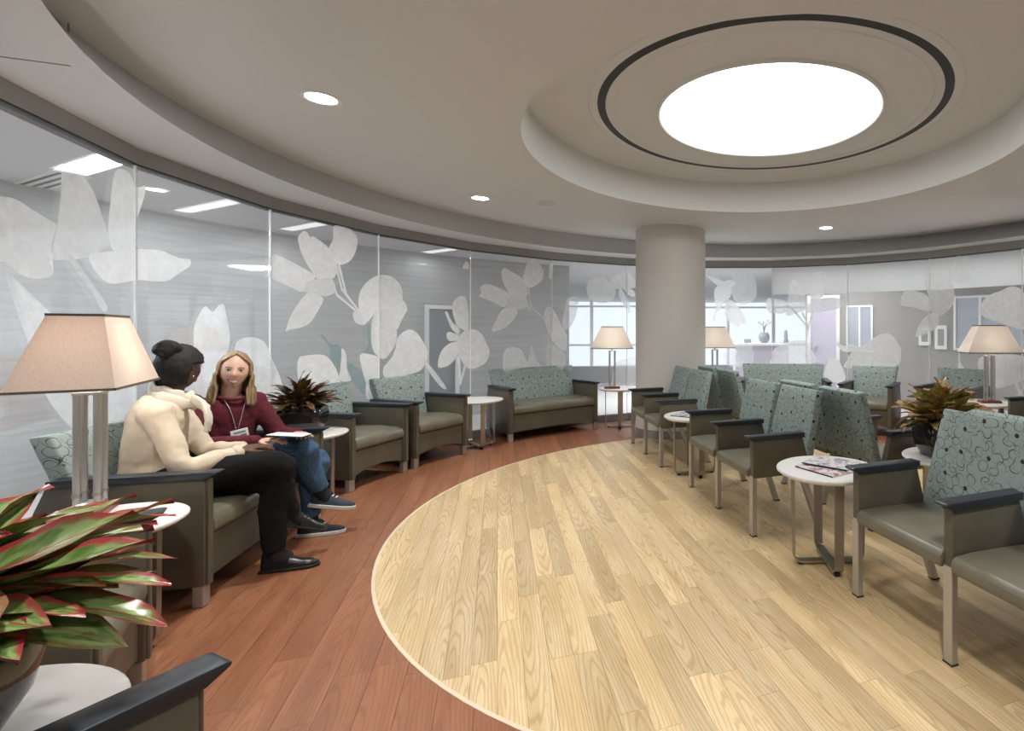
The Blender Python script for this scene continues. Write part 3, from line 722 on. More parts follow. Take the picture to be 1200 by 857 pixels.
#@@FURNITURE
# ================================================================== FURNITURE
def arm_cap_bm(bm, x, wd, y0, y1, z):
    """dark rail with an undercut front tip; y0 front, y1 rear"""
    prism(bm, [(y0, z + .030), (y0 + .012, z + .034), (y1, z + .034), (y1, z), (y0 + .045, z), (y0 + .004, z + .022)], 'x', x - wd / 2, x + wd / 2, .004, 2)
def club(label, group, width, name, label_cat):
    """upholstered armchair or settee, front towards -y"""
    t = thing(name, label, label_cat, (0, 0, 0), 0, group)
    W = width / 2; aw = .062
    for s in (-1, 1):
        x = s * (W - aw / 2)
        bm = bmesh.new()
        prism(bm, [(-.345, .10), (-.345, .632), (.27, .632), (.345, .44), (.345, .10)], 'x', x - aw / 2, x + aw / 2, .010, 2)
        ap = autosmooth(new('arm_panel', bm, 'vinyl', t))
        bm = bmesh.new(); box(bm, (x, -.350, .366), (aw * .62, .012, .525), .004); new('welt', bm, 'vinyl', ap)
        bm = bmesh.new(); arm_cap_bm(bm, x, .082, -.395, .26, .632); autosmooth(new('arm_cap', bm, 'cap', t))
        for y, hh in ((-.315, .10), (.30, .10)):
            bm = bmesh.new(); box(bm, (x, y, .051), (.055, .045, .102), .003); ft = new('foot', bm, 'alu', t)
    iw = width - 2 * aw
    # front panel with an arched lower edge
    n = 14; pts = [(-iw / 2, .332)] + [(-iw / 2 + iw * i / n, .115 + (.045 if width < 1 else .015) * math.sin(PI * i / n) ** .8) for i in range(n + 1)] + [(iw / 2, .332)]
    bm = bmesh.new(); prism(bm, pts, 'y', -.325, -.295, .003, 1); autosmooth(new('front_panel', bm, 'vinyl', t))
    # seat cushion with a rounded front
    prof = [(-.335, .338), (-.352, .360), (-.352, .400), (-.338, .432), (-.300, .452), (-.10, .462), (.16, .450), (.22, .445), (.22, .338)]
    bm = bmesh.new(); prism(bm, prof, 'x', -iw / 2 + .002, iw / 2 - .002, .010, 2); autosmooth(new('seat_cushion', bm, 'seat', t), 50)
    # reclined back, flaring above the arms
    bm = bmesh.new(); th = .085
    rows = []
    for z, y, hw in ((.40, .165, iw / 2 - .006), (.50, .180, iw / 2 - .004), (.63, .206, iw / 2 - .004), (.70, .224, iw / 2 + .008), (.78, .245, iw / 2 + .020), (.875, .270, iw / 2 + .032)):
        rows.append((z, y, hw))
    F_ = [];  B_ = []
    K = 8
    for z, y, hw in rows:
        F_.append([bm.verts.new((-hw + 2 * hw * i / K, y - .012 * math.sin(PI * i / K), z)) for i in range(K + 1)])
        B_.append([bm.verts.new((-hw + 2 * hw * i / K, y + th, z - .01)) for i in range(K + 1)])
    for A, s in ((F_, 1), (B_, -1)):
        for j in range(len(rows) - 1):
            for i in range(K):
                q = (A[j][i], A[j][i + 1], A[j + 1][i + 1], A[j + 1][i]); bm.faces.new(q if s > 0 else q[::-1])
    for j in range(len(rows) - 1):
        bm.faces.new((F_[j][0], F_[j + 1][0], B_[j + 1][0], B_[j][0])); bm.faces.new((F_[j][K], B_[j][K], B_[j + 1][K], F_[j + 1][K]))
    for i in range(K):
        bm.faces.new((F_[-1][i], F_[-1][i + 1], B_[-1][i + 1], B_[-1][i])); bm.faces.new((F_[0][i], B_[0][i], B_[0][i + 1], F_[0][i + 1]))
    bmesh.ops.recalc_face_normals(bm, faces=bm.faces[:])
    sharp = [e for e in bm.edges if e.calc_face_angle(0) > R(50)]
    bmesh.ops.bevel(bm, geom=sharp, offset=.012, segments=2, profile=.5, affect='EDGES', clamp_overlap=True)
    autosmooth(new('backrest', bm, 'fabric', t), 50)
    # lower back shell
    bm = bmesh.new(); prism(bm, [(.25, .10), (.24, .44), (.30, .60), (.345, .44), (.345, .10)], 'x', -iw / 2, iw / 2, .004, 1); new('back_shell', bm, 'vinyl', t)
    return t
club_a = club('', 'armchairs', .69, 'armchair', 'armchair')
settee = club('', 'settees', 1.29, 'settee', 'settee')
def put(t, x, y, fx, fy, label, first=[set()]):
    o = t if t.name not in first[0] else dup(t)
    first[0].add(t.name); o.location = (x, y, 0); o.rotation_euler = (0, 0, face_rz(fx, fy)); o['label'] = label; return o
def put_front(t, a, b, label):
    """stand a chair by the plan positions of its two front feet, left and right as seen from the front"""
    a, b = Vector(a), Vector(b); d = (b - a).normalized(); f = Vector((d.y, -d.x)); m = (a + b) / 2 - f * .33
    return put(t, m.x, m.y, f.x, f.y, label)
women_settee = put_front(settee, (-2.45, 2.55), (-2.77, 3.78), 'two-seat settee in olive vinyl and teal fabric on which the two women sit')
put_front(settee, (-2.31, 6.33), (-1.42, 7.22), 'empty settee with flowered teal back left of the lamp table and column')
put_front(settee, (.60, 7.38), (1.84, 7.22), 'settee at the far wall right of the column, mostly hidden by chair backs')
put_front(club_a, (-2.95, 4.365), (-2.84, 5.03), 'olive armchair with teal back just right of the potted plant beside the women')
put_front(club_a, (-2.82, 5.127), (-2.587, 5.754), 'olive armchair with teal back beside the empty white round table, nearer the far settee')
put_front(club_a, (1.92, 6.98), (2.49, 6.65), 'armchair at the far wall right of the far settee, seat front in view')
put_front(club_a, (2.84, 6.66), (3.30, 6.20), 'armchair at the far wall behind the orange-green potted plant, only back seen')
put_front(club_a, (3.33, 5.52), (3.47, 4.86), 'armchair cut off by the right picture edge beside the white lamp')
put_front(club_a, (-1.735, 1.458), (-2.155, 2.008), 'armchair near left behind the large red-edged plant, seat in view')
put_front(club_a, (-.475, .80), (-1.045, 1.05), 'nearest armchair, only its dark arm rail shows at the lower left edge')

# ---- tandem guest seats: two seats sharing three arms, local x along the row, front towards -y
SPC = .585
def tandem():
    t = thing('tandem_seat', '', 'chair', (0, 0, 0), 0, 'two-seat tandem guest chairs')
    for k in (-1, 0, 1):
        x = k * SPC
        bm = bmesh.new(); prism(bm, [(.0, .385), (.0, .634), (.385, .634), (.43, .47), (.43, .385)], 'x', x - .024, x + .024, .006, 2); autosmooth(new('arm_panel', bm, 'vinyl', t))
        bm = bmesh.new(); arm_cap_bm(bm, x, .070, -.045, .395, .634); autosmooth(new('arm_cap', bm, 'cap', t))
        bm = bmesh.new(); prism(bm, [(-.004, .0), (-.004, .40), (.030, .40), (.030, .0)], 'x', x - .023, x + .023, .003, 1); lg = new('front_leg', bm, 'alu', t)
        bm = bmesh.new(); box(bm, (x, .013, .004), (.048, .036, .008)); new('glide', bm, 'foot', lg)
        bm = bmesh.new(); prism(bm, [(.36, .39), (.41, .39), (.545, .0), (.505, .0)], 'x', x - .019, x + .019, .003, 1); lg = new('rear_leg', bm, 'alu', t)
        bm = bmesh.new(); box(bm, (x, .525, .004), (.042, .044, .008)); new('glide', bm, 'foot', lg)
    for k in (-.5, .5):
        x = k * SPC; hw = SPC / 2 - .027
        prof = [(-.012, .385), (-.018, .40), (-.016, .435), (.004, .452), (.10, .456), (.30, .450), (.47, .440), (.47, .385)]
        bm = bmesh.new(); prism(bm, prof, 'x', x - hw, x + hw, .008, 2); autosmooth(new('seat', bm, 'seat', t), 50)
        bm = bmesh.new(); th = .058; K = 8; F_ = []; B_ = []
        rows = [(.43, .425, hw + .012), (.55, .452, hw + .010), (.70, .486, hw + .0), (.85, .520, hw - .012), (.945, .545, hw - .022)]
        for z, y, h in rows:
            F_.append([bm.verts.new((x - h + 2 * h * i / K, y - .010 * math.sin(PI * i / K), z)) for i in range(K + 1)])
            B_.append([bm.verts.new((x - h + 2 * h * i / K, y + th, z - .012)) for i in range(K + 1)])
        for A, s in ((F_, 1), (B_, -1)):
            for j in range(len(rows) - 1):
                for i in range(K):
                    q = (A[j][i], A[j][i + 1], A[j + 1][i + 1], A[j + 1][i]); bm.faces.new(q if s > 0 else q[::-1])
        for j in range(len(rows) - 1):
            bm.faces.new((F_[j][0], F_[j + 1][0], B_[j + 1][0], B_[j][0])); bm.faces.new((F_[j][K], B_[j][K], B_[j + 1][K], F_[j + 1][K]))
        for i in range(K):
            bm.faces.new((F_[-1][i], F_[-1][i + 1], B_[-1][i + 1], B_[-1][i])); bm.faces.new((F_[0][i], B_[0][i], B_[0][i + 1], F_[0][i + 1]))
        bmesh.ops.recalc_face_normals(bm, faces=bm.faces[:])
        sharp = [e for e in bm.edges if e.calc_face_angle(0) > R(50)]
        bmesh.ops.bevel(bm, geom=sharp, offset=.010, segments=2, profile=.5, affect='EDGES', clamp_overlap=True)
        autosmooth(new('backrest', bm, 'fabric', t), 50)
    return t
tan = tandem()
f1 = (-N_DIR.x, -N_DIR.y); f2 = (N_DIR.x, N_DIR.y)
for s, p, f, lb in ((1.60, 1.72, f1, 'nearest double guest seat at the right edge, facing left across the pale floor'),
                    (3.66, 1.575, f1, 'double guest seat facing left just beyond the magazine table'),
                    (5.57, 1.525, f1, 'double guest seat facing left in front of the round column'),
                    (1.53, 2.95, f2, 'double guest seat back to back behind the nearest one, only a back edge shows'),
                    (3.45, 2.92, f2, 'double guest seat facing right behind the magazine table, dark back towards the viewer'),
                    (5.48, 2.93, f2, 'double guest seat facing right, back to back with the seats at the column')):
    q = sp(s, p); put(tan, q.x, q.y, f[0], f[1], lb)

# ---- round side tables on two crossed flat-bar frames
def table():
    t = thing('side_table', '', 'table', (0, 0, 0), 0, 'round white side tables')
    r = .300
    bm = bmesh.new(); lathe(bm, [(.001, .560), (r - .004, .560), (r, .556), (r, .548), (r - .018, .534), (.001, .534)], 64); autosmooth(new('table_top', bm, 'white_top', t), 25)
    for k in (0, 1):
        zb = .018 + .010 * k; a = .205; rr = .045; path = []
        path.append((-a - .004, .534)); path.append((-a, zb + rr))
        for i in range(1, 5): an = PI + (PI / 2) * i / 4; path.append((-a + rr + rr * math.cos(an), zb + rr + rr * math.sin(an)))
        path += [(-x, z) for x, z in path[::-1]]
        bm = bmesh.new(); hw = .026; th = .005; Lf = []
        for i, (x, z) in enumerate(path):
            p0 = Vector(path[max(i - 1, 0)]); p1 = Vector(path[min(i + 1, len(path) - 1)]); d = (p1 - p0).normalized(); nn = Vector((-d.y, d.x))
            rw = []
            for sgn, w_ in ((1, -hw), (1, hw), (-1, hw), (-1, -hw)):
                q = Vector((x, z)) + nn * th * sgn; c = (q.x, w_, q.y) if k == 0 else (w_, q.x, q.y); rw.append(bm.verts.new(c))
            Lf.append(rw)
        for A, B in zip(Lf, Lf[1:]):
            for j in range(4): bm.faces.new((A[j], A[(j + 1) % 4], B[(j + 1) % 4], B[j]))
        bm.faces.new(Lf[0]); bm.faces.new(Lf[-1][::-1]); bmesh.ops.recalc_face_normals(bm, faces=bm.faces[:])
        fr = autosmooth(new('bar_frame', bm, 'steel', t), 30)
        for s in (-1, 1):
            c = (s * .165, 0, .007) if k == 0 else (0, s * .165, .011)
            bm = bmesh.new(); box(bm, c, (.03, .03, .014 if k == 0 else .022), .002, 1); new('glide', bm, 'foot', fr)
    return t
tab = table()
q2 = sp(4.63, 1.77); q3 = sp(2.50, 2.72)
for x, y, a, lb in ((.765, 3.04, .05, 'round white table with a magazine between the nearest double seats'),
                    (q2.x, q2.y, .3, 'round white table with a magazine between the two far double seats'),
                    (q3.x, q3.y, .4, 'round white table under the orange-green potted plant behind the nearest chair'),
                    (-3.115, 4.07, .2, 'round white table under the potted plant beside the blond woman'),
                    (-2.62, 6.10, .75, 'empty round white table between an armchair and the far settee'),
                    (-1.11, 7.38, .1, 'round white table under the lamp left of the column'),
                    (-2.52, 2.135, .5, 'round white table under the large lamp at left'),
                    (-1.50, .92, .3, 'round white table under the large red-edged plant at lower left'),
                    (3.27, 5.86, .3, 'round white table under the white lamp at the right edge'),
                    (.20, 7.66, .3, 'round white table under the lamp half hidden right of the column')):
    o = tab if tab['label'] == '' else dup(tab)
    o.location = (x, y, 0); o.rotation_euler = (0, 0, a); o['label'] = lb
    if x == -1.50: o.scale = (1.1, 1.1, 1)

# ---- table lamps
def lamp():
    t = thing('table_lamp', '', 'lamp', (0, 0, 0), 0, 'rectangular shade table lamps')
    bm = bmesh.new(); box(bm, (0, 0, .013), (.22, .12, .026), .004); new('base', bm, 'wood_red', t)
    for sx in (-1, 1):
        for sy in (-1, 1):
            bm = bmesh.new(); tube(bm, [(sx * .036, sy * .030, .026), (sx * .036, sy * .030, .525)], .0125, 14); rd = autosmooth(new('rod', bm, 'alu', t), 60)
            bm = bmesh.new(); tube(bm, [(sx * .036, sy * .030, .085), (sx * .036, sy * .030, .100)], .0150, 14); new('collar', bm, 'steel', rd)
    bm = bmesh.new(); box(bm, (0, 0, .532), (.098, .086, .014), .003); box(bm, (0, 0, .050), (.094, .082, .010), .002); new('plate', bm, 'alu', t)
    bm = bmesh.new(); tube(bm, [(0, 0, .535), (0, 0, .60)], .014, 12); new('socket', bm, 'steel', t)
    bm = bmesh.new(); lathe(bm, [(.001, .60), (.018, .605), (.028, .64), (.028, .665), (.001, .70)], 16); new('bulb', bm, 'bulb', t, True)
    z0, z1 = .565, .870; b, c = (.295, .15), (.150, .080)
    bm = bmesh.new(); th = .0025
    def rect(h, z, d=0): return [bm.verts.new((sx * (h[0] - d), sy * (h[1] - d), z)) for sx, sy in ((-1, -1), (1, -1), (1, 1), (-1, 1))]
    o0, o1, i0, i1 = rect(b, z0), rect(c, z1), rect(b, z0, th), rect(c, z1, th)
    for i in range(4):
        j = (i + 1) % 4
        bm.faces.new((o0[i], o0[j], o1[j], o1[i])); bm.faces.new((i0[j], i0[i], i1[i], i1[j])); bm.faces.new((o0[j], o0[i], i0[i], i0[j])); bm.faces.new((o1[i], o1[j], i1[j], i1[i]))
    sh = new('shade', bm, 'shade', t)
    for h, z in ((b, z0), (c, z1)):
        bm = bmesh.new()
        for s in (-1, 1):
            box(bm, (0, s * (h[1] + .001), z), (2 * h[0] + .006, .004, .010)); box(bm, (s * (h[0] + .001), 0, z), (.004, 2 * h[1] + .006, .010))
        new('shade_trim', bm, 'shade_trim', sh)
    bm = bmesh.new(); box(bm, (0, 0, z1 - .006), (2 * c[0], .006, .004)); box(bm, (0, 0, z1 - .006), (.006, 2 * c[1], .004)); tube(bm, [(0, 0, .70), (0, 0, z1 - .004)], .003, 6); new('spider', bm, 'steel', sh)
    ld = bpy.data.lights.new('lamp_bulb', 'POINT'); ld.energy = 5.0; ld.shadow_soft_size = .04; ld.color = (1, .94, .88)
    lo = bpy.data.objects.new('lamp_bulb', ld); COL.objects.link(lo); lo.parent = t; lo.location = (0, 0, .68)
    return t
lp = lamp()
for x, y, a, lb in ((-2.665, 2.265, R(124), 'large table lamp with tapered beige shade at the left, nearest of the lamps'),
                    (-1.215, 7.31, R(8), 'table lamp with cream shade between the far settee and the column'),
                    (3.29, 5.83, R(-4), 'table lamp with white shade at the right edge before grey wall'),
                    (.25, 7.70, R(2), 'table lamp half hidden by the right side of the column')):
    o = lp if lp['label'] == '' else dup(lp)
    o.location = (x, y, .5605); o.rotation_euler = (0, 0, a); o['label'] = lb
    if x > -2:
        for c in o.children:
            if c.name.startswith('shade') and c.data.materials[0].name == 'beige_lamp_shade': c.data = c.data.copy(); c.data.materials[0] = M['shade_white']

# ---- magazines
def magazine(loc, rz, label, pal):
    m = mat('magazine_cover', (.8, .8, .8), .3); t = NT(m); o = t.obj()
    n1 = t.noise(o, 22, 3, 1.0); n2 = t.noise(o, 34, 2, .5)
    c = t.mix(t.ramp(n1, .50, .56), (.78, .76, .78), pal[0]); c = t.mix(t.ramp(n2, .56, .61), c, pal[1]); t.l(c, t.b.inputs['Base Color'])
    g = thing('magazine', label, 'magazine', loc, rz, 'magazines on the side tables')
    bm = bmesh.new(); box(bm, (0, 0, .003), (.212, .276, .005)); new('pages', bm, 'paper', g)
    bm = bmesh.new(); K = 8
    A = [bm.verts.new((-.108 + .216 * i / K, -.14, .0062 + .004 * (i / K) ** 2)) for i in range(K + 1)]; B = [bm.verts.new((-.108 + .216 * i / K, .14, .0062 + .003 * (i / K) ** 2)) for i in range(K + 1)]
    for i in range(K): bm.faces.new((A[i], A[i + 1], B[i + 1], B[i]))
    new('cover', bm, m, g)
    bm = bmesh.new(); box(bm, (-.109, 0, .0035), (.004, .28, .0065)); new('spine', bm, 'cap', g)
    return g
magazine((.745, 3.00, .5605), R(35), 'pink and white magazine in the middle of the nearest round table', ((.42, .10, .22), (.45, .42, .20)))
magazine((.80, 3.09, .5605 + .0115), R(52), 'pale magazine overlapping the pink one on the nearest round table', ((.50, .45, .50), (.25, .25, .33)))
magazine((q2.x - .06, q2.y - .03, .5605), R(60), 'blue-grey magazine on the far round table between double seats', ((.15, .22, .28), (.10, .10, .14)))

# ---- potted plants
def leaf_mat(name, green, light, red):
    m = mat(name, green, .3); t = NT(m); uv = t.sep(t.uv()); rnd = t.n('ShaderNodeObjectInfo').outputs['Random']
    e = t.m('ABSOLUTE', uv[0])
    n = t.noise(t.comb(t.m('MULTIPLY', uv[0], 3.0), t.m('MULTIPLY', uv[1], 7.0), t.m('MULTIPLY', rnd, 40)), 1.0, 3)
    vein = t.m('ABSOLUTE', t.m('SINE', t.m('ADD', t.m('MULTIPLY', uv[1], 26.0), t.m('MULTIPLY', e, -5.0))))
    c = t.mix(t.ramp(n, .35, .62), green, light); c = t.mix(t.m('MULTIPLY', t.ramp(vein, .12, .0), .5), c, light)
    ef = t.ramp(t.m('ADD', e, t.m('MULTIPLY', t.m('SUBTRACT', n, .5), .5)), .62, .9)
    ef = t.m('MAXIMUM', ef, t.m('MAXIMUM', t.ramp(e, .10, .03), t.ramp(uv[1], .86, .98)))
    c = t.mix(t.m('MULTIPLY', ef, t.ramp(rnd, -.3, .5)), c, red)
    t.l(c, t.b.inputs['Base Color']); t.b.inputs['Specular IOR Level'].default_value = .7; t.b.inputs['Subsurface Weight'].default_value = .0
    t.bump(vein, .15, .003); return m
def leaf_mesh(name, L, W, droop, fold, m, rnd):
    bm = bmesh.new(); uvl = bm.loops.layers.uv.new('UVMap'); n = 9; rows = []
    x = 0.0; z = 0.0; ang = R(8)
    for i in range(n + 1):
        u = i / n; w_ = W * (math.sin(PI * min(1, u * .96 + .04)) ** .85) * (1 - .35 * u) * (1 if u > .04 else .5)
        wob = .12 * W * math.sin(u * 11 + rnd)
        rows.append([(x, -w_, z + w_ * fold + wob, -1, u), (x, -w_ * .5, z + w_ * .3 * fold, -.5, u), (x, 0, z, 0, u), (x, w_ * .5, z + w_ * .3 * fold, .5, u), (x, w_, z + w_ * fold - wob, 1, u)])
        x += L / n * math.cos(ang); z += L / n * math.sin(ang); ang -= droop / n * (0.5 + u)
    V = [[bm.verts.new(p[:3]) for p in r_] for r_ in rows]
    for i in range(n):
        for j in range(4):
            f = bm.faces.new((V[i][j], V[i + 1][j], V[i + 1][j + 1], V[i][j + 1])); f.smooth = True
            for lp_, (a, b) in zip(f.loops, ((i, j), (i + 1, j), (i + 1, j + 1), (i, j + 1))): lp_[uvl].uv = (rows[a][b][3], rows[a][b][4])
    me = bpy.data.meshes.new(name); bm.to_mesh(me); bm.free(); me.materials.append(m); return me
def plant(label, loc, pot_r, pot_h, power, n, Lr, W, spread, m, seed, prof, rise=(.04, .16), el0=82, el1=-10, dk=1.0):
    rnd = random.Random(seed); t = thing('potted_plant', label, 'plant', loc, 0)
    t.rotation_euler = (0, 0, rnd.uniform(0, .6))
    bm = bmesh.new(); lathe(bm, [(r_ * pot_r, z * pot_h) for r_, z in prof], 48, power=power); autosmooth(new('pot', bm, 'pot', t), 50)
    bm = bmesh.new(); lathe(bm, [(.001, pot_h * .93), (pot_r * .80, pot_h * .90)], 32, power=power); new('soil', bm, 'soil', t)
    meshes = [leaf_mesh('leaf', 1.0, W, R(d * dk), f, m, k) for k, (d, f) in enumerate(((50, .25), (75, .35), (95, .15), (30, .4)))]
    for i in range(n):
        f = (i + .5) / n; el = R(el0 - (el0 - el1) * f ** .8) + rnd.uniform(-.18, .18); az = i * 2.39996 + rnd.uniform(-.3, .3)
        L = rnd.uniform(*Lr) * (1.0 if f > .25 else .8); base_r = pot_r * spread * f
        o = bpy.data.objects.new('leaf', meshes[rnd.randrange(4)]); COL.objects.link(o); o.parent = t
        h = pot_h * .95 + rnd.uniform(*rise) * (1 - f * .8)
        o.location = (base_r * math.cos(az), base_r * math.sin(az), h)
        o.rotation_euler = (rnd.uniform(-.5, .5), -el, az); o.scale = (L, L, L)
    for i in range(9):
        az = i * 2.4; bm = bmesh.new(); tube(bm, [(0, 0, pot_h * .88), (pot_r * .35 * math.cos(az), pot_r * .35 * math.sin(az), pot_h * .95 + rise[1] * .8)], .005, 6); new('stem', bm, 'stemg', t)
    return t
LM_A = leaf_mat('green_leaf_red_edge', (.085, .16, .028), (.26, .36, .13), (.33, .035, .04))
LM_B = leaf_mat('brown_olive_leaf', (.055, .045, .016), (.16, .11, .035), (.12, .03, .018))
LM_C = leaf_mat('orange_green_leaf', (.10, .15, .025), (.42, .42, .15), (.45, .15, .07))
BOWL = [(.001, 0), (.62, 0), (.72, .03), (.93, .35), (1.0, .68), (.97, .88), (.90, 1.0), (.84, 1.0), (.82, .9), (.001, .88)]
JAR = [(.001, 0), (.62, 0), (.68, .02), (.90, .30), (1.0, .60), (.98, .78), (.86, .90), (.80, .94), (.86, 1.0), (.80, 1.0), (.74, .93), (.001, .90)]
plant('large plant with glossy green red-edged leaves in a dark glazed jar, lower left', (-1.475, .93, .5605), .180, .265, 2.4, 130, (.22, .39), .19, .55, LM_A, 3, JAR, (.01, .06), 34, -3, .55)
plant('bushy brown and olive leaved plant in a dark square bowl beside the women', (-3.145, 4.08, .5605), .172, .200, 5.0, 120, (.13, .225), .19, .62, LM_B, 5, BOWL, (.03, .15), 82, 6, .8)
plant('orange-green leaved plant in a dark bowl behind the nearest double seat', (q3.x - .055, q3.y + .01, .5605), .155, .215, 5.0, 110, (.17, .28), .24, .62, LM_C, 8, BOWL, (.03, .15), 80, 4, .85)
#@@PEOPLE
# ================================================================== PEOPLE
M['skin_dark'] = mat('deep_brown_skin', (.115, .052, .030), .48)
M['skin_fair'] = mat('fair_skin', (.72, .45, .35), .48)
for k_, c_ in (('skin_dark', (.2, .05, .02)), ('skin_fair', (.6, .2, .1))):
    b_ = M[k_].node_tree.nodes['Principled BSDF']; b_.inputs['Subsurface Weight'].default_value = .08; b_.inputs['Subsurface Radius'].default_value = (.012, .005, .003)
def cloth(name, col, sc=260, amt=.25, rough=.9):
    m = mat(name, col, rough, spec=.2); t = NT(m); o = t.obj()
    n = t.noise(o, sc, 2); t.l(t.mix(t.ramp(n, .3, .7), tuple(c * (1 - amt) for c in col), tuple(min(1, c * (1 + amt)) for c in col)), t.b.inputs['Base Color'])
    t.bump(n, .25, .002); return m
M['cream'] = cloth('cream_knit', (.70, .60, .47), 300, .08)
M['scarf'] = cloth('ivory_scarf', (.76, .72, .62), 200, .08)
M['maroon'] = cloth('maroon_knit', (.115, .022, .030), 240, .45)
M['blackcloth'] = cloth('black_trouser_cloth', (.010, .010, .011), 300, .3)
M['denim'] = cloth('blue_denim', (.055, .105, .19), 160, .45)
M['hair_black'] = mat('black_hair', (.010, .008, .008), .5)
def hair(name, a, b):
    m = mat(name, a, .42); t = NT(m); o = t.obj(); n = t.noise(t.scale(o, (160, 160, 8)), 1.0, 3)
    t.l(t.mix(t.ramp(n, .35, .65), a, b), t.b.inputs['Base Color']); t.bump(n, .4, .004); return m
M['hair_blond'] = hair('dark_blond_hair', (.20, .125, .06), (.46, .33, .19))
M['hair_black'] = hair('black_hair', (.006, .005, .005), (.014, .011, .011)); M['hair_black'].node_tree.nodes['Principled BSDF'].inputs['Roughness'].default_value = .75
M['shoe_black'] = mat('black_leather', (.012, .012, .013), .28)
M['shoe_blue'] = mat('navy_canvas', (.03, .045, .07), .7)
M['sock'] = mat('dark_sock', (.015, .014, .016), .9); M['sole'] = mat('white_rubber_sole', (.70, .69, .66), .6)
M['lip'] = mat('rose_lip', (.50, .17, .15), .4); M['tooth'] = mat('teeth', (.95, .93, .90), .25)
M['eye_white'] = mat('eye_white', (.75, .74, .72), .2); M['iris'] = mat('dark_iris', (.03, .035, .04), .15)
M['brow'] = mat('brow_hair', (.14, .085, .05), .7)
M['jewel'] = mat('silver_jewel', (.7, .7, .72), .2, .9)

def remeshed(name, bm, voxel, m, parent=None, iters=3, rough=0.0, rs=14.0, seed=0.0):
    tmp = new('tmp', bm); md = tmp.modifiers.new('r', 'REMESH'); md.mode = 'VOXEL'; md.voxel_size = voxel; md.use_smooth_shade = True
    sm = tmp.modifiers.new('s', 'SMOOTH'); sm.factor = .5; sm.iterations = iters
    dg = bpy.context.evaluated_depsgraph_get(); dg.update()
    me = bpy.data.meshes.new_from_object(tmp.evaluated_get(dg)); bpy.data.objects.remove(tmp, do_unlink=True)
    me.name = name
    if rough:
        nrm = [v.normal.copy() for v in me.vertices]
        for v, n in zip(me.vertices, nrm):
            q = v.co * rs + Vector((seed, seed * .7, 0)); k = noise.noise(Vector((q.x, q.y, q.z * .55))) + .5 * noise.noise(q * 2.1)
            v.co = v.co + n * (rough * k)
    return new(name, me, m, parent, True)
def ball(bm, c, r, seg=20):
    b = bmesh.new(); bmesh.ops.create_uvsphere(b, u_segments=seg, v_segments=seg * 3 // 4, radius=1.0)
    r = r if isinstance(r, (tuple, list)) else (r, r, r)
    merge(bm, b, Matrix.Translation(c) @ Matrix.Diagonal((*r, 1)))
def head_frame(c, fwd, tilt=0.0):
    f = Vector(fwd).normalized(); up = Vector((0, 0, 1)); y = -f; x = y.cross(up).normalized() * 1.0
    x = up.cross(f * -1).normalized() * 1.0
    x = f.cross(up).normalized() * -1.0 if False else (-f).cross(up).normalized()
    z = x.cross(-f).normalized() if False else up - f * up.dot(f); z = z.normalized()
    # local axes: -Y = face, Z = up, X = person's left
    yv = -f; zv = z; xv = yv.cross(zv).normalized()
    if tilt: rot = Matrix.Rotation(tilt, 3, f); xv = rot @ xv; zv = rot @ zv
    m = Matrix((xv, yv, zv)).transposed().to_4x4(); m.translation = Vector(c); return m
def gau(x, s): return math.exp(-(x / s) ** 2)
def head_bm(bm, mtx, smile=0.0):
    n, mm = 56, 44; b = bmesh.new(); rows = []
    for j in range(mm + 1):
        ph = PI * j / mm; row = []
        for i in range(n):
            th = 2 * PI * i / n; x = math.sin(ph) * math.sin(th); y = -math.sin(ph) * math.cos(th); z = math.cos(ph)
            X, Y, Zz = x * .073, y * .092, z * .113
            if z < 0:
                t = -z; X *= 1 - .30 * t ** 1.4; 
                if y > 0: Y *= 1 - .45 * t
                else: Y *= 1 - .06 * t
            if y < 0: Y = Y * (1 - .10 * gau(x, .6) * 0) ; X *= 1 + .02
            fr = max(0.0, -y)
            Y -= .021 * gau(X, .0115) * gau(Zz + .022, .017) * fr + .010 * gau(X, .009) * gau(Zz + .002, .022) * fr     # nose
            Y += .009 * (gau(X - .031, .016) + gau(X + .031, .016)) * gau(Zz - .008, .012) * fr                     # eye sockets
            Y -= .005 * (gau(X - .040, .018) + gau(X + .040, .018)) * gau(Zz + .028 - .004 * smile, .018) * fr       # cheeks
            Y -= .007 * gau(X, .020) * gau(Zz + .094, .016) * fr                                                    # chin
            Y -= .004 * gau(X, .024) * gau(Zz + .058, .012) * fr                                                    # mouth
            row.append(b.verts.new((X, Y, Zz)))
        rows.append(row)
    for j in range(mm):
        for i in range(n):
            try: b.faces.new((rows[j][i], rows[j + 1][i], rows[j + 1][(i + 1) % n], rows[j][(i + 1) % n]))
            except ValueError: pass
    bmesh.ops.remove_doubles(b, verts=b.verts[:], dist=.0004)
    for s in (-1, 1):                                                  # ears
        e = bmesh.new(); bmesh.ops.create_uvsphere(e, u_segments=12, v_segments=10, radius=1)
        merge(b, e, Matrix.Translation((s * .073, .010, -.008)) @ Matrix.Rotation(s * -.35, 4, 'Z') @ Matrix.Diagonal((.010, .019, .031, 1)))
    merge(bm, b, mtx)
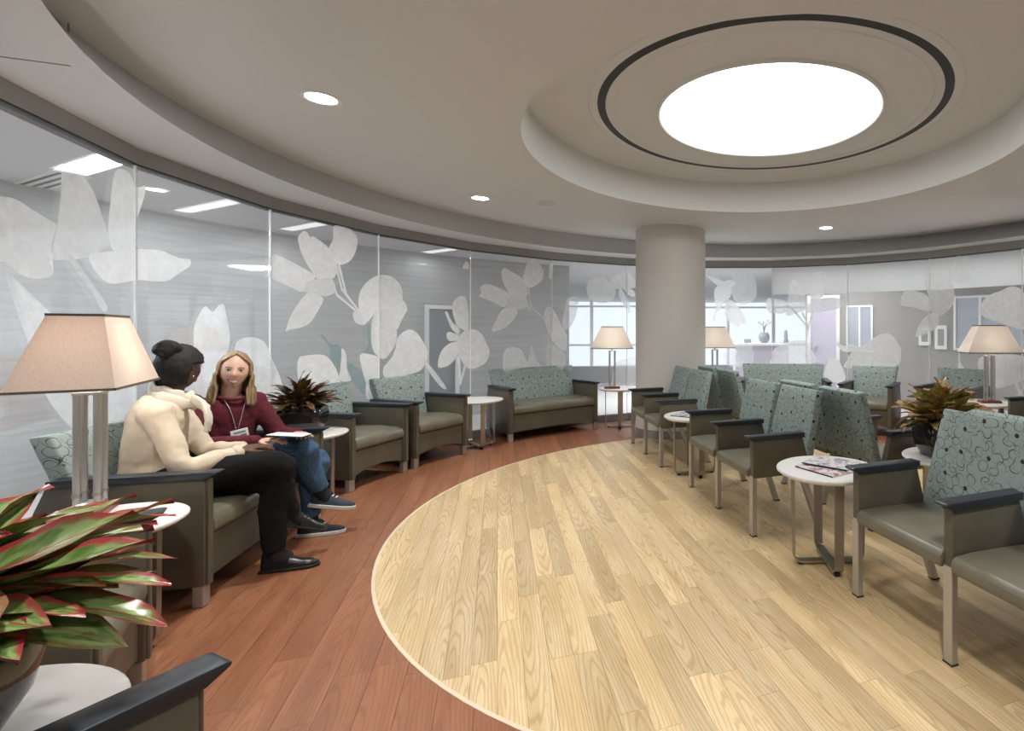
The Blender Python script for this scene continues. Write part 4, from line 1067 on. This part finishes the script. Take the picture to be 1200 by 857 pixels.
def face_parts(parent, mtx, inv, brow, smile=True):
    def put_(name, bm, m, par): return new(name, bm, m, par, True)
    def tr(b, dy=0.0):
        for v in b.verts: v.co.y += dy
        o = bmesh.new(); merge(o, b, inv @ mtx); return o
    for s in (-1, 1):
        b = bmesh.new(); ball(b, (s * .031, -.0755, .008), (.0135, .010, .0085), 14); e = put_('eye', tr(b), 'eye_white', parent)
        b = bmesh.new(); ball(b, (s * .031, -.0835, .008), (.0055, .0035, .0060), 10); put_('iris', tr(b), 'iris', e)
        b = bmesh.new(); tube(b, smooth_path([(s * .016, -.0880, .0225), (s * .032, -.0872, .0275), (s * .047, -.0760, .0225)]), [.0022] * 8 + [.0015], 6); put_('eyebrow', tr(b), brow, parent)
        b = bmesh.new(); tube(b, smooth_path([(s * .018, -.0850, .011), (s * .031, -.0868, .0165), (s * .044, -.0780, .011)]), .0016, 6); put_('eyelash', tr(b), 'iris', parent)
    k = .010 if smile else .001
    b = bmesh.new(); tube(b, smooth_path([(-.032, -.0770, -.055 + k), (-.013, -.0905, -.0545), (0, -.0930, -.0540), (.013, -.0905, -.0545), (.032, -.0770, -.055 + k)]), [.0012] + [.0026] * 15 + [.0012], 8); put_('upper_lip', tr(b, .0105), 'lip', parent)
    b = bmesh.new(); tube(b, smooth_path([(-.032, -.0770, -.055 + k), (-.013, -.0895, -.0695), (0, -.0920, -.0725), (.013, -.0895, -.0695), (.032, -.0770, -.055 + k)]), [.0012] + [.0032] * 15 + [.0012], 8); put_('lower_lip', tr(b, .0105), 'lip', parent)
    if smile:
        b = bmesh.new(); top = [(-.027, -.0790, -.0495), (-.012, -.0920, -.0555), (0, -.0940, -.0555), (.012, -.0920, -.0555), (.027, -.0790, -.0495)]; bot = [(-.025, -.0790, -.0525), (-.013, -.0900, -.0660), (0, -.0925, -.0690), (.013, -.0900, -.0660), (.025, -.0790, -.0525)]
        A = [b.verts.new(p) for p in top]; B = [b.verts.new(p) for p in bot]; A2 = [b.verts.new((p[0], p[1] + .006, p[2])) for p in top]; B2 = [b.verts.new((p[0], p[1] + .006, p[2])) for p in bot]
        for i in range(4): b.faces.new((A[i], A[i + 1], B[i + 1], B[i])); b.faces.new((A2[i + 1], A2[i], B2[i], B2[i + 1])); b.faces.new((A[i + 1], A[i], A2[i], A2[i + 1])); b.faces.new((B[i], B[i + 1], B2[i + 1], B2[i]))
        put_('teeth', tr(b, .0092), 'tooth', parent)
def hand_bm(bm, wrist, knuck, normal, thumb_side, curl=.5):
    """palm from wrist to knuckles, four unequal bent fingers and a thumb"""
    W_, K_ = Vector(wrist), Vector(knuck); d = (K_ - W_).normalized(); n = Vector(normal); n = (n - d * n.dot(d)).normalized(); s = d.cross(n).normalized() * thumb_side
    h = bmesh.new()
    tube(h, [W_ - d * .02, W_ + d * .015, W_ + d * .05, W_ + d * .088], [(.026, .019), (.030, .018), (.040, .017), (.040, .013)], 12, s)
    for i, (off, L) in enumerate(((.030, .070), (.010, .080), (-.010, .074), (-.029, .058))):
        p = W_ + d * .080 + s * off; a = curl * .55; pts = [p]; dd = d
        for q in (.46, .30, .24):
            dd = (dd * math.cos(a) - n * math.sin(a)).normalized(); nn = n; p = p + dd * L * q; pts.append(p); a = curl * .62
            n_ = n
        tube(h, smooth_path(pts, 3), [.0088] * 4 + [.0082] * 4 + [.0062] * 2, 8, s)
    p = W_ + d * .028 + s * .026; t1 = (d * .6 + s * .75 - n * .3).normalized(); t2 = (d * .9 + s * .25 - n * .35).normalized()
    tube(h, smooth_path([p, p + t1 * .035, p + t1 * .035 + t2 * .030, p + t1 * .035 + t2 * .052], 3), [.013] * 3 + [.0105] * 3 + [.009] * 3 + [.006], 8, n)
    merge(bm, h)
def shoe(parent, inv, heel, toe, up, m, sole_m, sole_h=.018, wd=.044, high=.075, name='shoe'):
    H, T_ = Vector(heel), Vector(toe); d = (T_ - H); L = d.length; d.normalize(); u = Vector(up); u = (u - d * u.dot(d)).normalized(); s = d.cross(u)
    mtx = Matrix((d, s, u)).transposed().to_4x4(); mtx.translation = H
    b = bmesh.new(); N = 14; rings = []
    for i in range(N + 1):
        f = i / N; w_ = wd * (.78 + .30 * math.sin(PI * min(1, f * .75 + .22)) - (.55 * max(0, (f - .8) / .2) ** 2.2)) ; hh = high * (1 - .62 * min(1, f / .72) ** 1.2) if f < .72 else high * .38 * (1 - .55 * ((f - .72) / .28) ** 2)
        if f < .06: w_ *= .75
        rings.append([b.verts.new(((f * L), w_ * math.cos(2 * PI * k / 16) * (1 if math.sin(2 * PI * k / 16) < 0 else .86), sole_h + max(0.0, math.sin(2 * PI * k / 16)) * hh - (.0 if math.sin(2 * PI * k / 16) >= 0 else .004))) for k in range(16)])
    for A, B in zip(rings, rings[1:]):
        for k in range(16): b.faces.new((A[k], A[(k + 1) % 16], B[(k + 1) % 16], B[k]))
    b.faces.new(rings[0]); b.faces.new(rings[-1]); bmesh.ops.recalc_face_normals(b, faces=b.faces[:])
    o = bmesh.new(); merge(o, b, inv @ mtx); sh = new(name, o, m, parent, True)
    prof = []
    for i in range(25):
        f = i / 24; w_ = wd * (.80 + .32 * math.sin(PI * min(1, f * .75 + .22)) - (.60 * max(0, (f - .8) / .2) ** 2.2)) + .003
        prof.append((f * (L + .010) - .005, w_))
    b = bmesh.new(); prism(b, prof + [(x, -y) for x, y in prof[::-1]], 'z', 0, sole_h, .002, 1); o = bmesh.new(); merge(o, b, inv @ mtx); new('sole', o, sole_m, sh)
    b = bmesh.new()
    for f in (.36, .45, .54):
        box(b, (f * L, 0, sole_h + high * (1 - .62 * min(1, f / .72) ** 1.2) + .001), (.009, wd * .85, .005), .001, 1)
    o = bmesh.new(); merge(o, b, inv @ mtx); new('lace', o, sole_m if sole_m != 'foot' else 'cap', sh)
    return sh
def torso_rings(P, facing, rows):
    """rows: (offset forward, offset side, height, half width, half depth)"""
    f = Vector((facing[0], facing[1], 0)).normalized(); s = Vector((f.y, -f.x, 0)); pts = []; rad = []
    for fo, so, z, hw, hd in rows: pts.append(Vector((P[0], P[1], 0)) + f * fo + s * so + Vector((0, 0, z))); rad.append((hw, hd))
    return pts, rad, s
def person(label, skin, top_m, leg_m, spec):
    root_p = Vector(spec['pelvis']); base = Vector((root_p.x, root_p.y, 0)); inv = Matrix.Translation(-base)
    hm = head_frame(spec['head'], spec['gaze'], spec.get('tilt', 0))
    # --- one continuous body
    def build(grow, head, arms=True, legs=True, torso=True, arm_cut=1.0, leg_cut=1.0):
        b = bmesh.new()
        if torso:
            pts, rad, s = torso_rings(root_p, spec['torso_dir'], spec['torso']); g = [(a + grow, c + grow) for a, c in rad]
            sides = []
            for i in range(len(pts)):
                k = i / (len(pts) - 1); f0 = Vector((*spec['hip_dir'], 0)).normalized(); f1_ = Vector((*spec['torso_dir'], 0)).normalized(); ff = f0.lerp(f1_, min(1, k * 1.6)).normalized(); sides.append(Vector((ff.y, -ff.x, 0)))
            tube(b, pts, g, 20, sides)
        if legs:
            for L in spec['legs']:
                hip, knee, ank = (Vector(v) for v in L[:3]); e = ank.lerp(knee, 1 - leg_cut)
                r0 = L[4] if len(L) > 4 else .082
                m1 = hip.lerp(knee, .5) + Vector((0, 0, .004)); m2 = knee.lerp(ank, .35)
                back = (hip - knee).normalized() * .018
                path = smooth_path([hip, m1, knee, m2 + back, e], 4)
                rr = [r0, r0 * .90, .062, .058, .042]; rad = []
                for i in range(len(path)):
                    q = i / (len(path) - 1) * 4; j = min(3, int(q)); rad.append(rr[j] + (rr[j + 1] - rr[j]) * (q - j) + grow)
                if grow > .004: rad = [max(r, .050 + grow * .6) for r in rad]
                tube(b, path, rad, 14); ball(b, path[0], r0 + grow)
        if arms:
            for A in spec['arms']:
                sh, el, wr = (Vector(v) for v in A[:3]); e = el.lerp(wr, arm_cut)
                path = smooth_path([sh, sh.lerp(el, .5), el, el.lerp(wr, .5), e], 4); rr = [.058, .048, .041, .037, .027]; rad = []
                for i in range(len(path)):
                    q = i / (len(path) - 1) * 4; j = min(3, int(q)); rad.append(rr[j] + (rr[j + 1] - rr[j]) * (q - j) + grow)
                tube(b, path, rad, 14); ball(b, path[0], .062 + grow); ball(b, path[-1], rad[-1])
        if head:
            nb = Vector(spec['neck']); hc = Vector(spec['head']); jaw = hm @ Vector((0, .018, -.055))
            tube(b, [nb - Vector((0, 0, .05)), nb, jaw, jaw + Vector((0, 0, .04))], [.058, .052, .050, .05], 14)
            head_bm(b, hm, 1.0)
            for L in spec['legs']:
                ank, toe = Vector(L[2]), Vector(L[3]); tube(b, [ank + (Vector(L[1]) - ank) * .1, ank, ank - (Vector(L[1]) - ank) * .06], [.036, .034, .026], 10)
        o = bmesh.new(); merge(o, b, inv); return o
    body = remeshed('person', build(-.004, True), .0062, skin, None, 2)
    hb = bmesh.new(); hb.from_mesh(body.data)
    for A in spec['arms']:
        h = bmesh.new(); hand_bm(h, A[2], A[3], A[4], A[5], A[6]); merge(hb, h, inv)
    for f in hb.faces: f.smooth = True
    hb.to_mesh(body.data); hb.free()
    body.location = base; body['label'] = label; body['category'] = 'person'
    face_parts(body, hm, inv, spec['brow'], spec.get('smile', True))
    remeshed('sweater', build(.010, False, True, False, True, .97), .010, top_m, body, 4, .007, 16.0, spec['seed'])
    remeshed('trousers', build(.011, False, False, True, False, 1, spec.get('leg_cut', .97)), .010, leg_m, body, 3, .008, 13.0, spec['seed'] + 3)
    for L in spec['legs']:
        kn, ank, toe = (Vector(v) for v in L[1:4]); d = (kn - ank).normalized()
        b = bmesh.new(); tube(b, smooth_path([ank + d * .10, ank + d * .03, ank - d * .025 + (toe - ank) * .12, ank.lerp(toe, .45) - Vector((0, 0, .012))], 3), [.043] * 6 + [.044] * 3 + [.034], 12); o = bmesh.new(); merge(o, b, inv); new('sock', o, 'sock', body, True)
    for A, (fold) in zip(spec['arms'], (0, 1)):
        el, wr = Vector(A[1]), Vector(A[2]); d = (wr - el).normalized(); c = el.lerp(wr, .95)
        b = bmesh.new(); tube(b, [c - d * .018, c - d * .014, c + d * .014, c + d * .018], [.0385, .0415, .0415, .0385], 16); o = bmesh.new(); merge(o, b, inv); new('cuff', o, top_m, body, True)
    return body, hm, inv
# ---- seated woman in cream, seen from behind
A_SPEC = dict(pelvis=(-2.91, 2.76, .55), hip_dir=(.95, .30), torso_dir=(.80, .60), seed=1.3, brow='hair_black',
    torso=[(.0, 0, .455, .165, .120), (.0, 0, .55, .170, .125), (.0, -.01, .66, .150, .112), (.005, -.015, .78, .160, .115), (.015, -.02, .90, .175, .110), (.02, -.02, .965, .150, .090), (.03, -.02, 1.01, .075, .065)],
    neck=(-2.875, 2.80, 1.00), head=(-2.865, 2.855, 1.155), gaze=(.02, 1.0, -.05), tilt=0.0,
    arms=[((-2.795, 2.660, .935), (-2.655, 2.665, .660), (-2.580, 2.90, .680), (-2.57, 3.00, .695), (0, -.2, 1), 1, .7),
          ((-2.985, 2.930, .940), (-2.85, 2.99, .675), (-2.64, 2.985, .685), (-2.57, 3.04, .69), (0, 0, 1), -1, .6)],
    legs=[((-2.875, 2.70, .555), (-2.375, 2.915, .615), (-2.405, 3.045, .285), (-2.34, 3.16, .19), .086),
          ((-2.93, 2.87, .53), (-2.41, 2.955, .500), (-2.425, 2.955, .095), (-2.25, 3.00, .04), .084)])
womanA, hmA, invA = person('seated dark-haired woman in cream sweater and black trousers, seen from behind with crossed legs', 'skin_dark', 'cream', 'blackcloth', A_SPEC)
shoe(womanA, invA, (-2.475, 2.935, .0), (-2.215, 3.015, .0), (0, 0, 1), 'shoe_black', 'foot', .014, .043, .088)
shoe(womanA, invA, (-2.435, 3.010, .240), (-2.325, 3.215, .125), (.35, .35, .85), 'shoe_black', 'foot', .012, .043, .082)
# hair: swept-back cap, bun
def hair_cap(parent, mtx, inv, m, grow, front, low, noise_amp, name='hair', extra=None):
    b = bmesh.new(); n, mm = 64, 40; rows = []
    for j in range(mm + 1):
        ph = PI * j / mm; row = []
        for i in range(n):
            th = 2 * PI * i / n; x = math.sin(ph) * math.sin(th); y = -math.sin(ph) * math.cos(th); z = math.cos(ph)
            k = 1 + noise_amp * noise.noise(Vector((x * 5, y * 5, z * 9)))
            X, Y, Zz = x * (.073 + grow) * k, y * (.092 + grow) * k, z * (.113 + grow) * k
            row.append((X, Y, Zz))
        rows.append(row)
    vm = {}
    def keep(p):
        x, y, z = p
        if z < low: return False
        if y < front(x, z): return False
        return True
    def V(j, i):
        if (j, i) not in vm: vm[(j, i)] = b.verts.new(rows[j][i])
        return vm[(j, i)]
    for j in range(mm):
        for i in range(n):
            q = [(j, i), (j + 1, i), (j + 1, (i + 1) % n), (j, (i + 1) % n)]
            if all(keep(rows[a][c]) for a, c in q):
                try: b.faces.new([V(a, c) for a, c in q])
                except ValueError: pass
    bmesh.ops.remove_doubles(b, verts=b.verts[:], dist=.0005)
    bmesh.ops.solidify(b, geom=b.faces[:], thickness=-.012)
    o = bmesh.new(); merge(o, b, inv @ mtx)
    if extra: extra(o)
    return new(name, o, m, parent, True)
hA = hair_cap(womanA, hmA, invA, 'hair_black', .013, lambda x, z: -.055 + (.075 if z < .02 else 0) if z < .055 else -.2 + max(0, (.10 - z)) * 3.2, -.085, .05)
b = bmesh.new(); ball(b, (0, .070, .108), (.060, .056, .052), 36)
for v in b.verts:
    d = v.co - Vector((0, .070, .108)); a = math.atan2(d.z, d.x); v.co += d * (.07 * math.sin(a * 3 + d.y * 70) + .05 * noise.noise(v.co * 60))
o = bmesh.new(); merge(o, b, invA @ hmA); new('hair_bun', o, 'hair_black', womanA, True)
for s in (-1, 1):
    b = bmesh.new(); ball(b, (s * .079, .004, -.040), .0065, 10); o = bmesh.new(); merge(o, b, invA @ hmA); new('earring', o, 'jewel', womanA, True)
# scarf collar
b = bmesh.new(); pts = []; rad = []; side = []
cN = Vector((-2.878, 2.812, 1.005)); fA = Vector((.8, .6, 0)); sA = Vector((.6, -.8, 0))
for lap in range(2):
    for i in range(28):
        a = 2 * PI * i / 28; r_ = .064 + .010 * lap + .006 * math.sin(3 * a + lap)
        pts.append(cN + fA * (r_ * math.cos(a) * 1.15 + .012) + sA * (r_ * math.sin(a) * 1.1) + Vector((0, 0, .024 - .030 * lap - .035 * math.cos(a) - .012 * i / 28 + .006 * math.sin(5 * a))))
        rad.append((.032 + .006 * math.sin(7 * a), .014 + .004 * math.sin(4 * a + 1)))
tube(b, pts, rad, 10, Vector((0, 0, 1)))
tube(b, smooth_path([cN + fA * .10 + sA * .04 + Vector((0, 0, -.02)), cN + fA * .150 + sA * .075 + Vector((0, 0, -.06)), cN + fA * .165 + sA * .085 + Vector((0, 0, -.13)), cN + fA * .16 + sA * .085 + Vector((0, 0, -.19))]), [(.020, .045)] * 5 + [(.016, .060)] * 5 + [(.012, .055)] * 3, 10, fA)
o = bmesh.new(); merge(o, b, invA)
for v in o.verts: v.co += Vector((noise.noise(v.co * 38), noise.noise(v.co * 38 + Vector((9, 0, 0))), noise.noise(v.co * 38 + Vector((0, 9, 0))))) * .006
new('scarf', o, 'scarf', womanA, True)
# shirt tail below the sweater
b = bmesh.new(); tube(b, smooth_path([(-2.80, 2.66, .60), (-2.765, 2.655, .53), (-2.76, 2.66, .47)]), [(.075, .012)] * 9, 10, Vector((.7, .1, 0))); o = bmesh.new(); merge(o, b, invA); new('shirt_tail', o, 'scarf', womanA, True)

# ---- seated smiling woman in maroon
B_SPEC = dict(pelvis=(-3.06, 3.36, .55), hip_dir=(.97, .18), torso_dir=(.86, -.50), seed=4.1, brow='brow',
    torso=[(.0, 0, .455, .165, .120), (.0, 0, .55, .165, .122), (.005, 0, .66, .140, .105), (.015, 0, .78, .150, .108), (.025, 0, .88, .165, .102), (.03, 0, .922, .145, .084), (.035, 0, .948, .082, .062)],
    neck=(-3.015, 3.33, .965), head=(-2.975, 3.315, 1.112), gaze=(.66, -.75, -.04), tilt=R(-6),
    arms=[((-3.135, 3.190, .905), (-2.945, 3.060, .690), (-2.720, 3.190, .680), (-2.63, 3.22, .69), (0, 0, 1), 1, .55),
          ((-2.962, 3.450, .888), (-2.83, 3.50, .665), (-2.650, 3.400, .685), (-2.57, 3.34, .70), (0, 0, 1), -1, .45)],
    legs=[((-3.02, 3.28, .55), (-2.565, 3.36, .605), (-2.525, 3.455, .285), (-2.40, 3.50, .21), .084),
          ((-3.05, 3.45, .53), (-2.58, 3.49, .50), (-2.60, 3.46, .095), (-2.44, 3.50, .04), .082)], leg_cut=.93)
womanB, hmB, invB = person('seated smiling blond woman in maroon sweater and blue jeans with a white badge', 'skin_fair', 'maroon', 'denim', B_SPEC)
shoe(womanB, invB, (-2.655, 3.435, .0), (-2.405, 3.515, .0), (0, 0, 1), 'shoe_blue', 'sole', .022, .043, .082)
shoe(womanB, invB, (-2.580, 3.440, .205), (-2.345, 3.520, .155), (.1, .02, 1), 'shoe_blue', 'sole', .022, .043, .082)
# long straight hair: loft of levels open at the face
b = bmesh.new(); levels = []
NL, NA = 22, 48
for j in range(NL + 1):
    t = j / NL; row = []
    for i in range(NA + 1):
        z = .128 - .345 * t
        if t < .42:
            zz = max(-1, min(1, z / .128)); rad_ = math.sqrt(max(0.0, 1 - zz * zz)) if z > 0 else 1.0
        else: rad_ = 1.0
        open_ = R(0) if z > .100 else R(min(62, 20 + (.100 - z) * 900)) if z > .02 else R(62 - min(16, max(0, (-.02 - z)) * 160))
        a = open_ + (2 * PI - 2 * open_) * i / NA
        rx = .088 + (.012 if z < -.02 else 0) + .010 * max(0, -z - .06) / .1; ry = .106 - .020 * max(0, -z) / .2
        if z < -.06: ry -= .006
        wv = .0035 * math.sin(i * 2.3) * min(1, max(0, .09 - z) * 12) + .006 * noise.noise(Vector((i * .35, z * 7, 3)))
        if z < -.10 : wv -= (.012 * math.sin(i * 1.1 + 1))
        x = math.sin(a) * (rx * rad_ + wv); y = -math.cos(a) * (ry * rad_ + wv) + (.004 if z > 0 else .008)
        zq = z - (.018 * noise.noise(Vector((i * .6, 5, 1))) if j == NL else 0)
        row.append(b.verts.new((x, y, zq)))
    levels.append(row)
for A, B in zip(levels, levels[1:]):
    for i in range(NA): b.faces.new((A[i], A[i + 1], B[i + 1], B[i]))
bmesh.ops.recalc_face_normals(b, faces=b.faces[:]); bmesh.ops.solidify(b, geom=b.faces[:], thickness=.012)
o = bmesh.new(); merge(o, b, invB @ hmB); new('hair', o, 'hair_blond', womanB, True)
b = bmesh.new(); cB = Vector(B_SPEC['neck']) + Vector((.016, -.010, -.012)); tube(b, [cB + Vector((.078 * math.cos(2 * PI * i / 24), .070 * math.sin(2 * PI * i / 24), -.022 * math.cos(2 * PI * i / 24 + .6))) for i in range(25)], .009, 8)
o = bmesh.new(); merge(o, b, invB); new('collar', o, 'maroon', womanB, True)
# lanyard and badge
fB = Vector((.86, -.50, 0)).normalized(); sB = Vector((fB.y, -fB.x, 0)); pB = Vector((-3.06, 3.36, 0))
def onB(f, s, z): return pB + fB * f + sB * s + Vector((0, 0, z))
b = bmesh.new()
for s in (-1, 1): tube(b, smooth_path([onB(.03, s * .075, .985), onB(.105, s * .060, .945), onB(.142, s * .032, .86), onB(.146, s * .006, .745)]), .0028, 6)
o = bmesh.new(); merge(o, b, invB); ly = new('lanyard', o, 'jewel', womanB, True)
b = bmesh.new(); mtx = Matrix((sB, -fB, Vector((0, 0, 1)))).transposed().to_4x4(); mtx.translation = onB(.150, -.012, .705); c = bmesh.new(); box(c, (0, 0, 0), (.090, .004, .066), .0015, 1); merge(b, c, mtx @ Matrix.Rotation(.15, 4, 'Y')); o = bmesh.new(); merge(o, b, invB); bd = new('badge', o, 'paper', womanB)
b = bmesh.new(); c = bmesh.new(); box(c, (0, -.0026, .014), (.060, .001, .010)); box(c, (-.018, -.0026, -.010), (.030, .001, .020)); merge(b, c, mtx @ Matrix.Rotation(.15, 4, 'Y')); o = bmesh.new(); merge(o, b, invB); new('badge_print', o, 'greyblue', bd)
b = bmesh.new()
for s in (-1, 1): ball(b, (s * .0835, .0, -.040), .007, 10)
o = bmesh.new(); merge(o, b, invB @ hmB); new('earring', o, 'jewel', womanB, True)
# tablet held on her knee
t = thing('tablet', 'thin pale tablet in a dark case lying on the lap of the blond woman', 'tablet', (-2.56, 3.235, .712), R(30))
t.rotation_euler = (R(-6), R(8), R(25))
bm = bmesh.new(); box(bm, (0, 0, 0), (.185, .25, .006), .002); new('case', bm, 'cap', t)
bm = bmesh.new(); box(bm, (0, 0, .0045), (.178, .243, .004), .001, 1); new('screen', bm, 'paper', t)
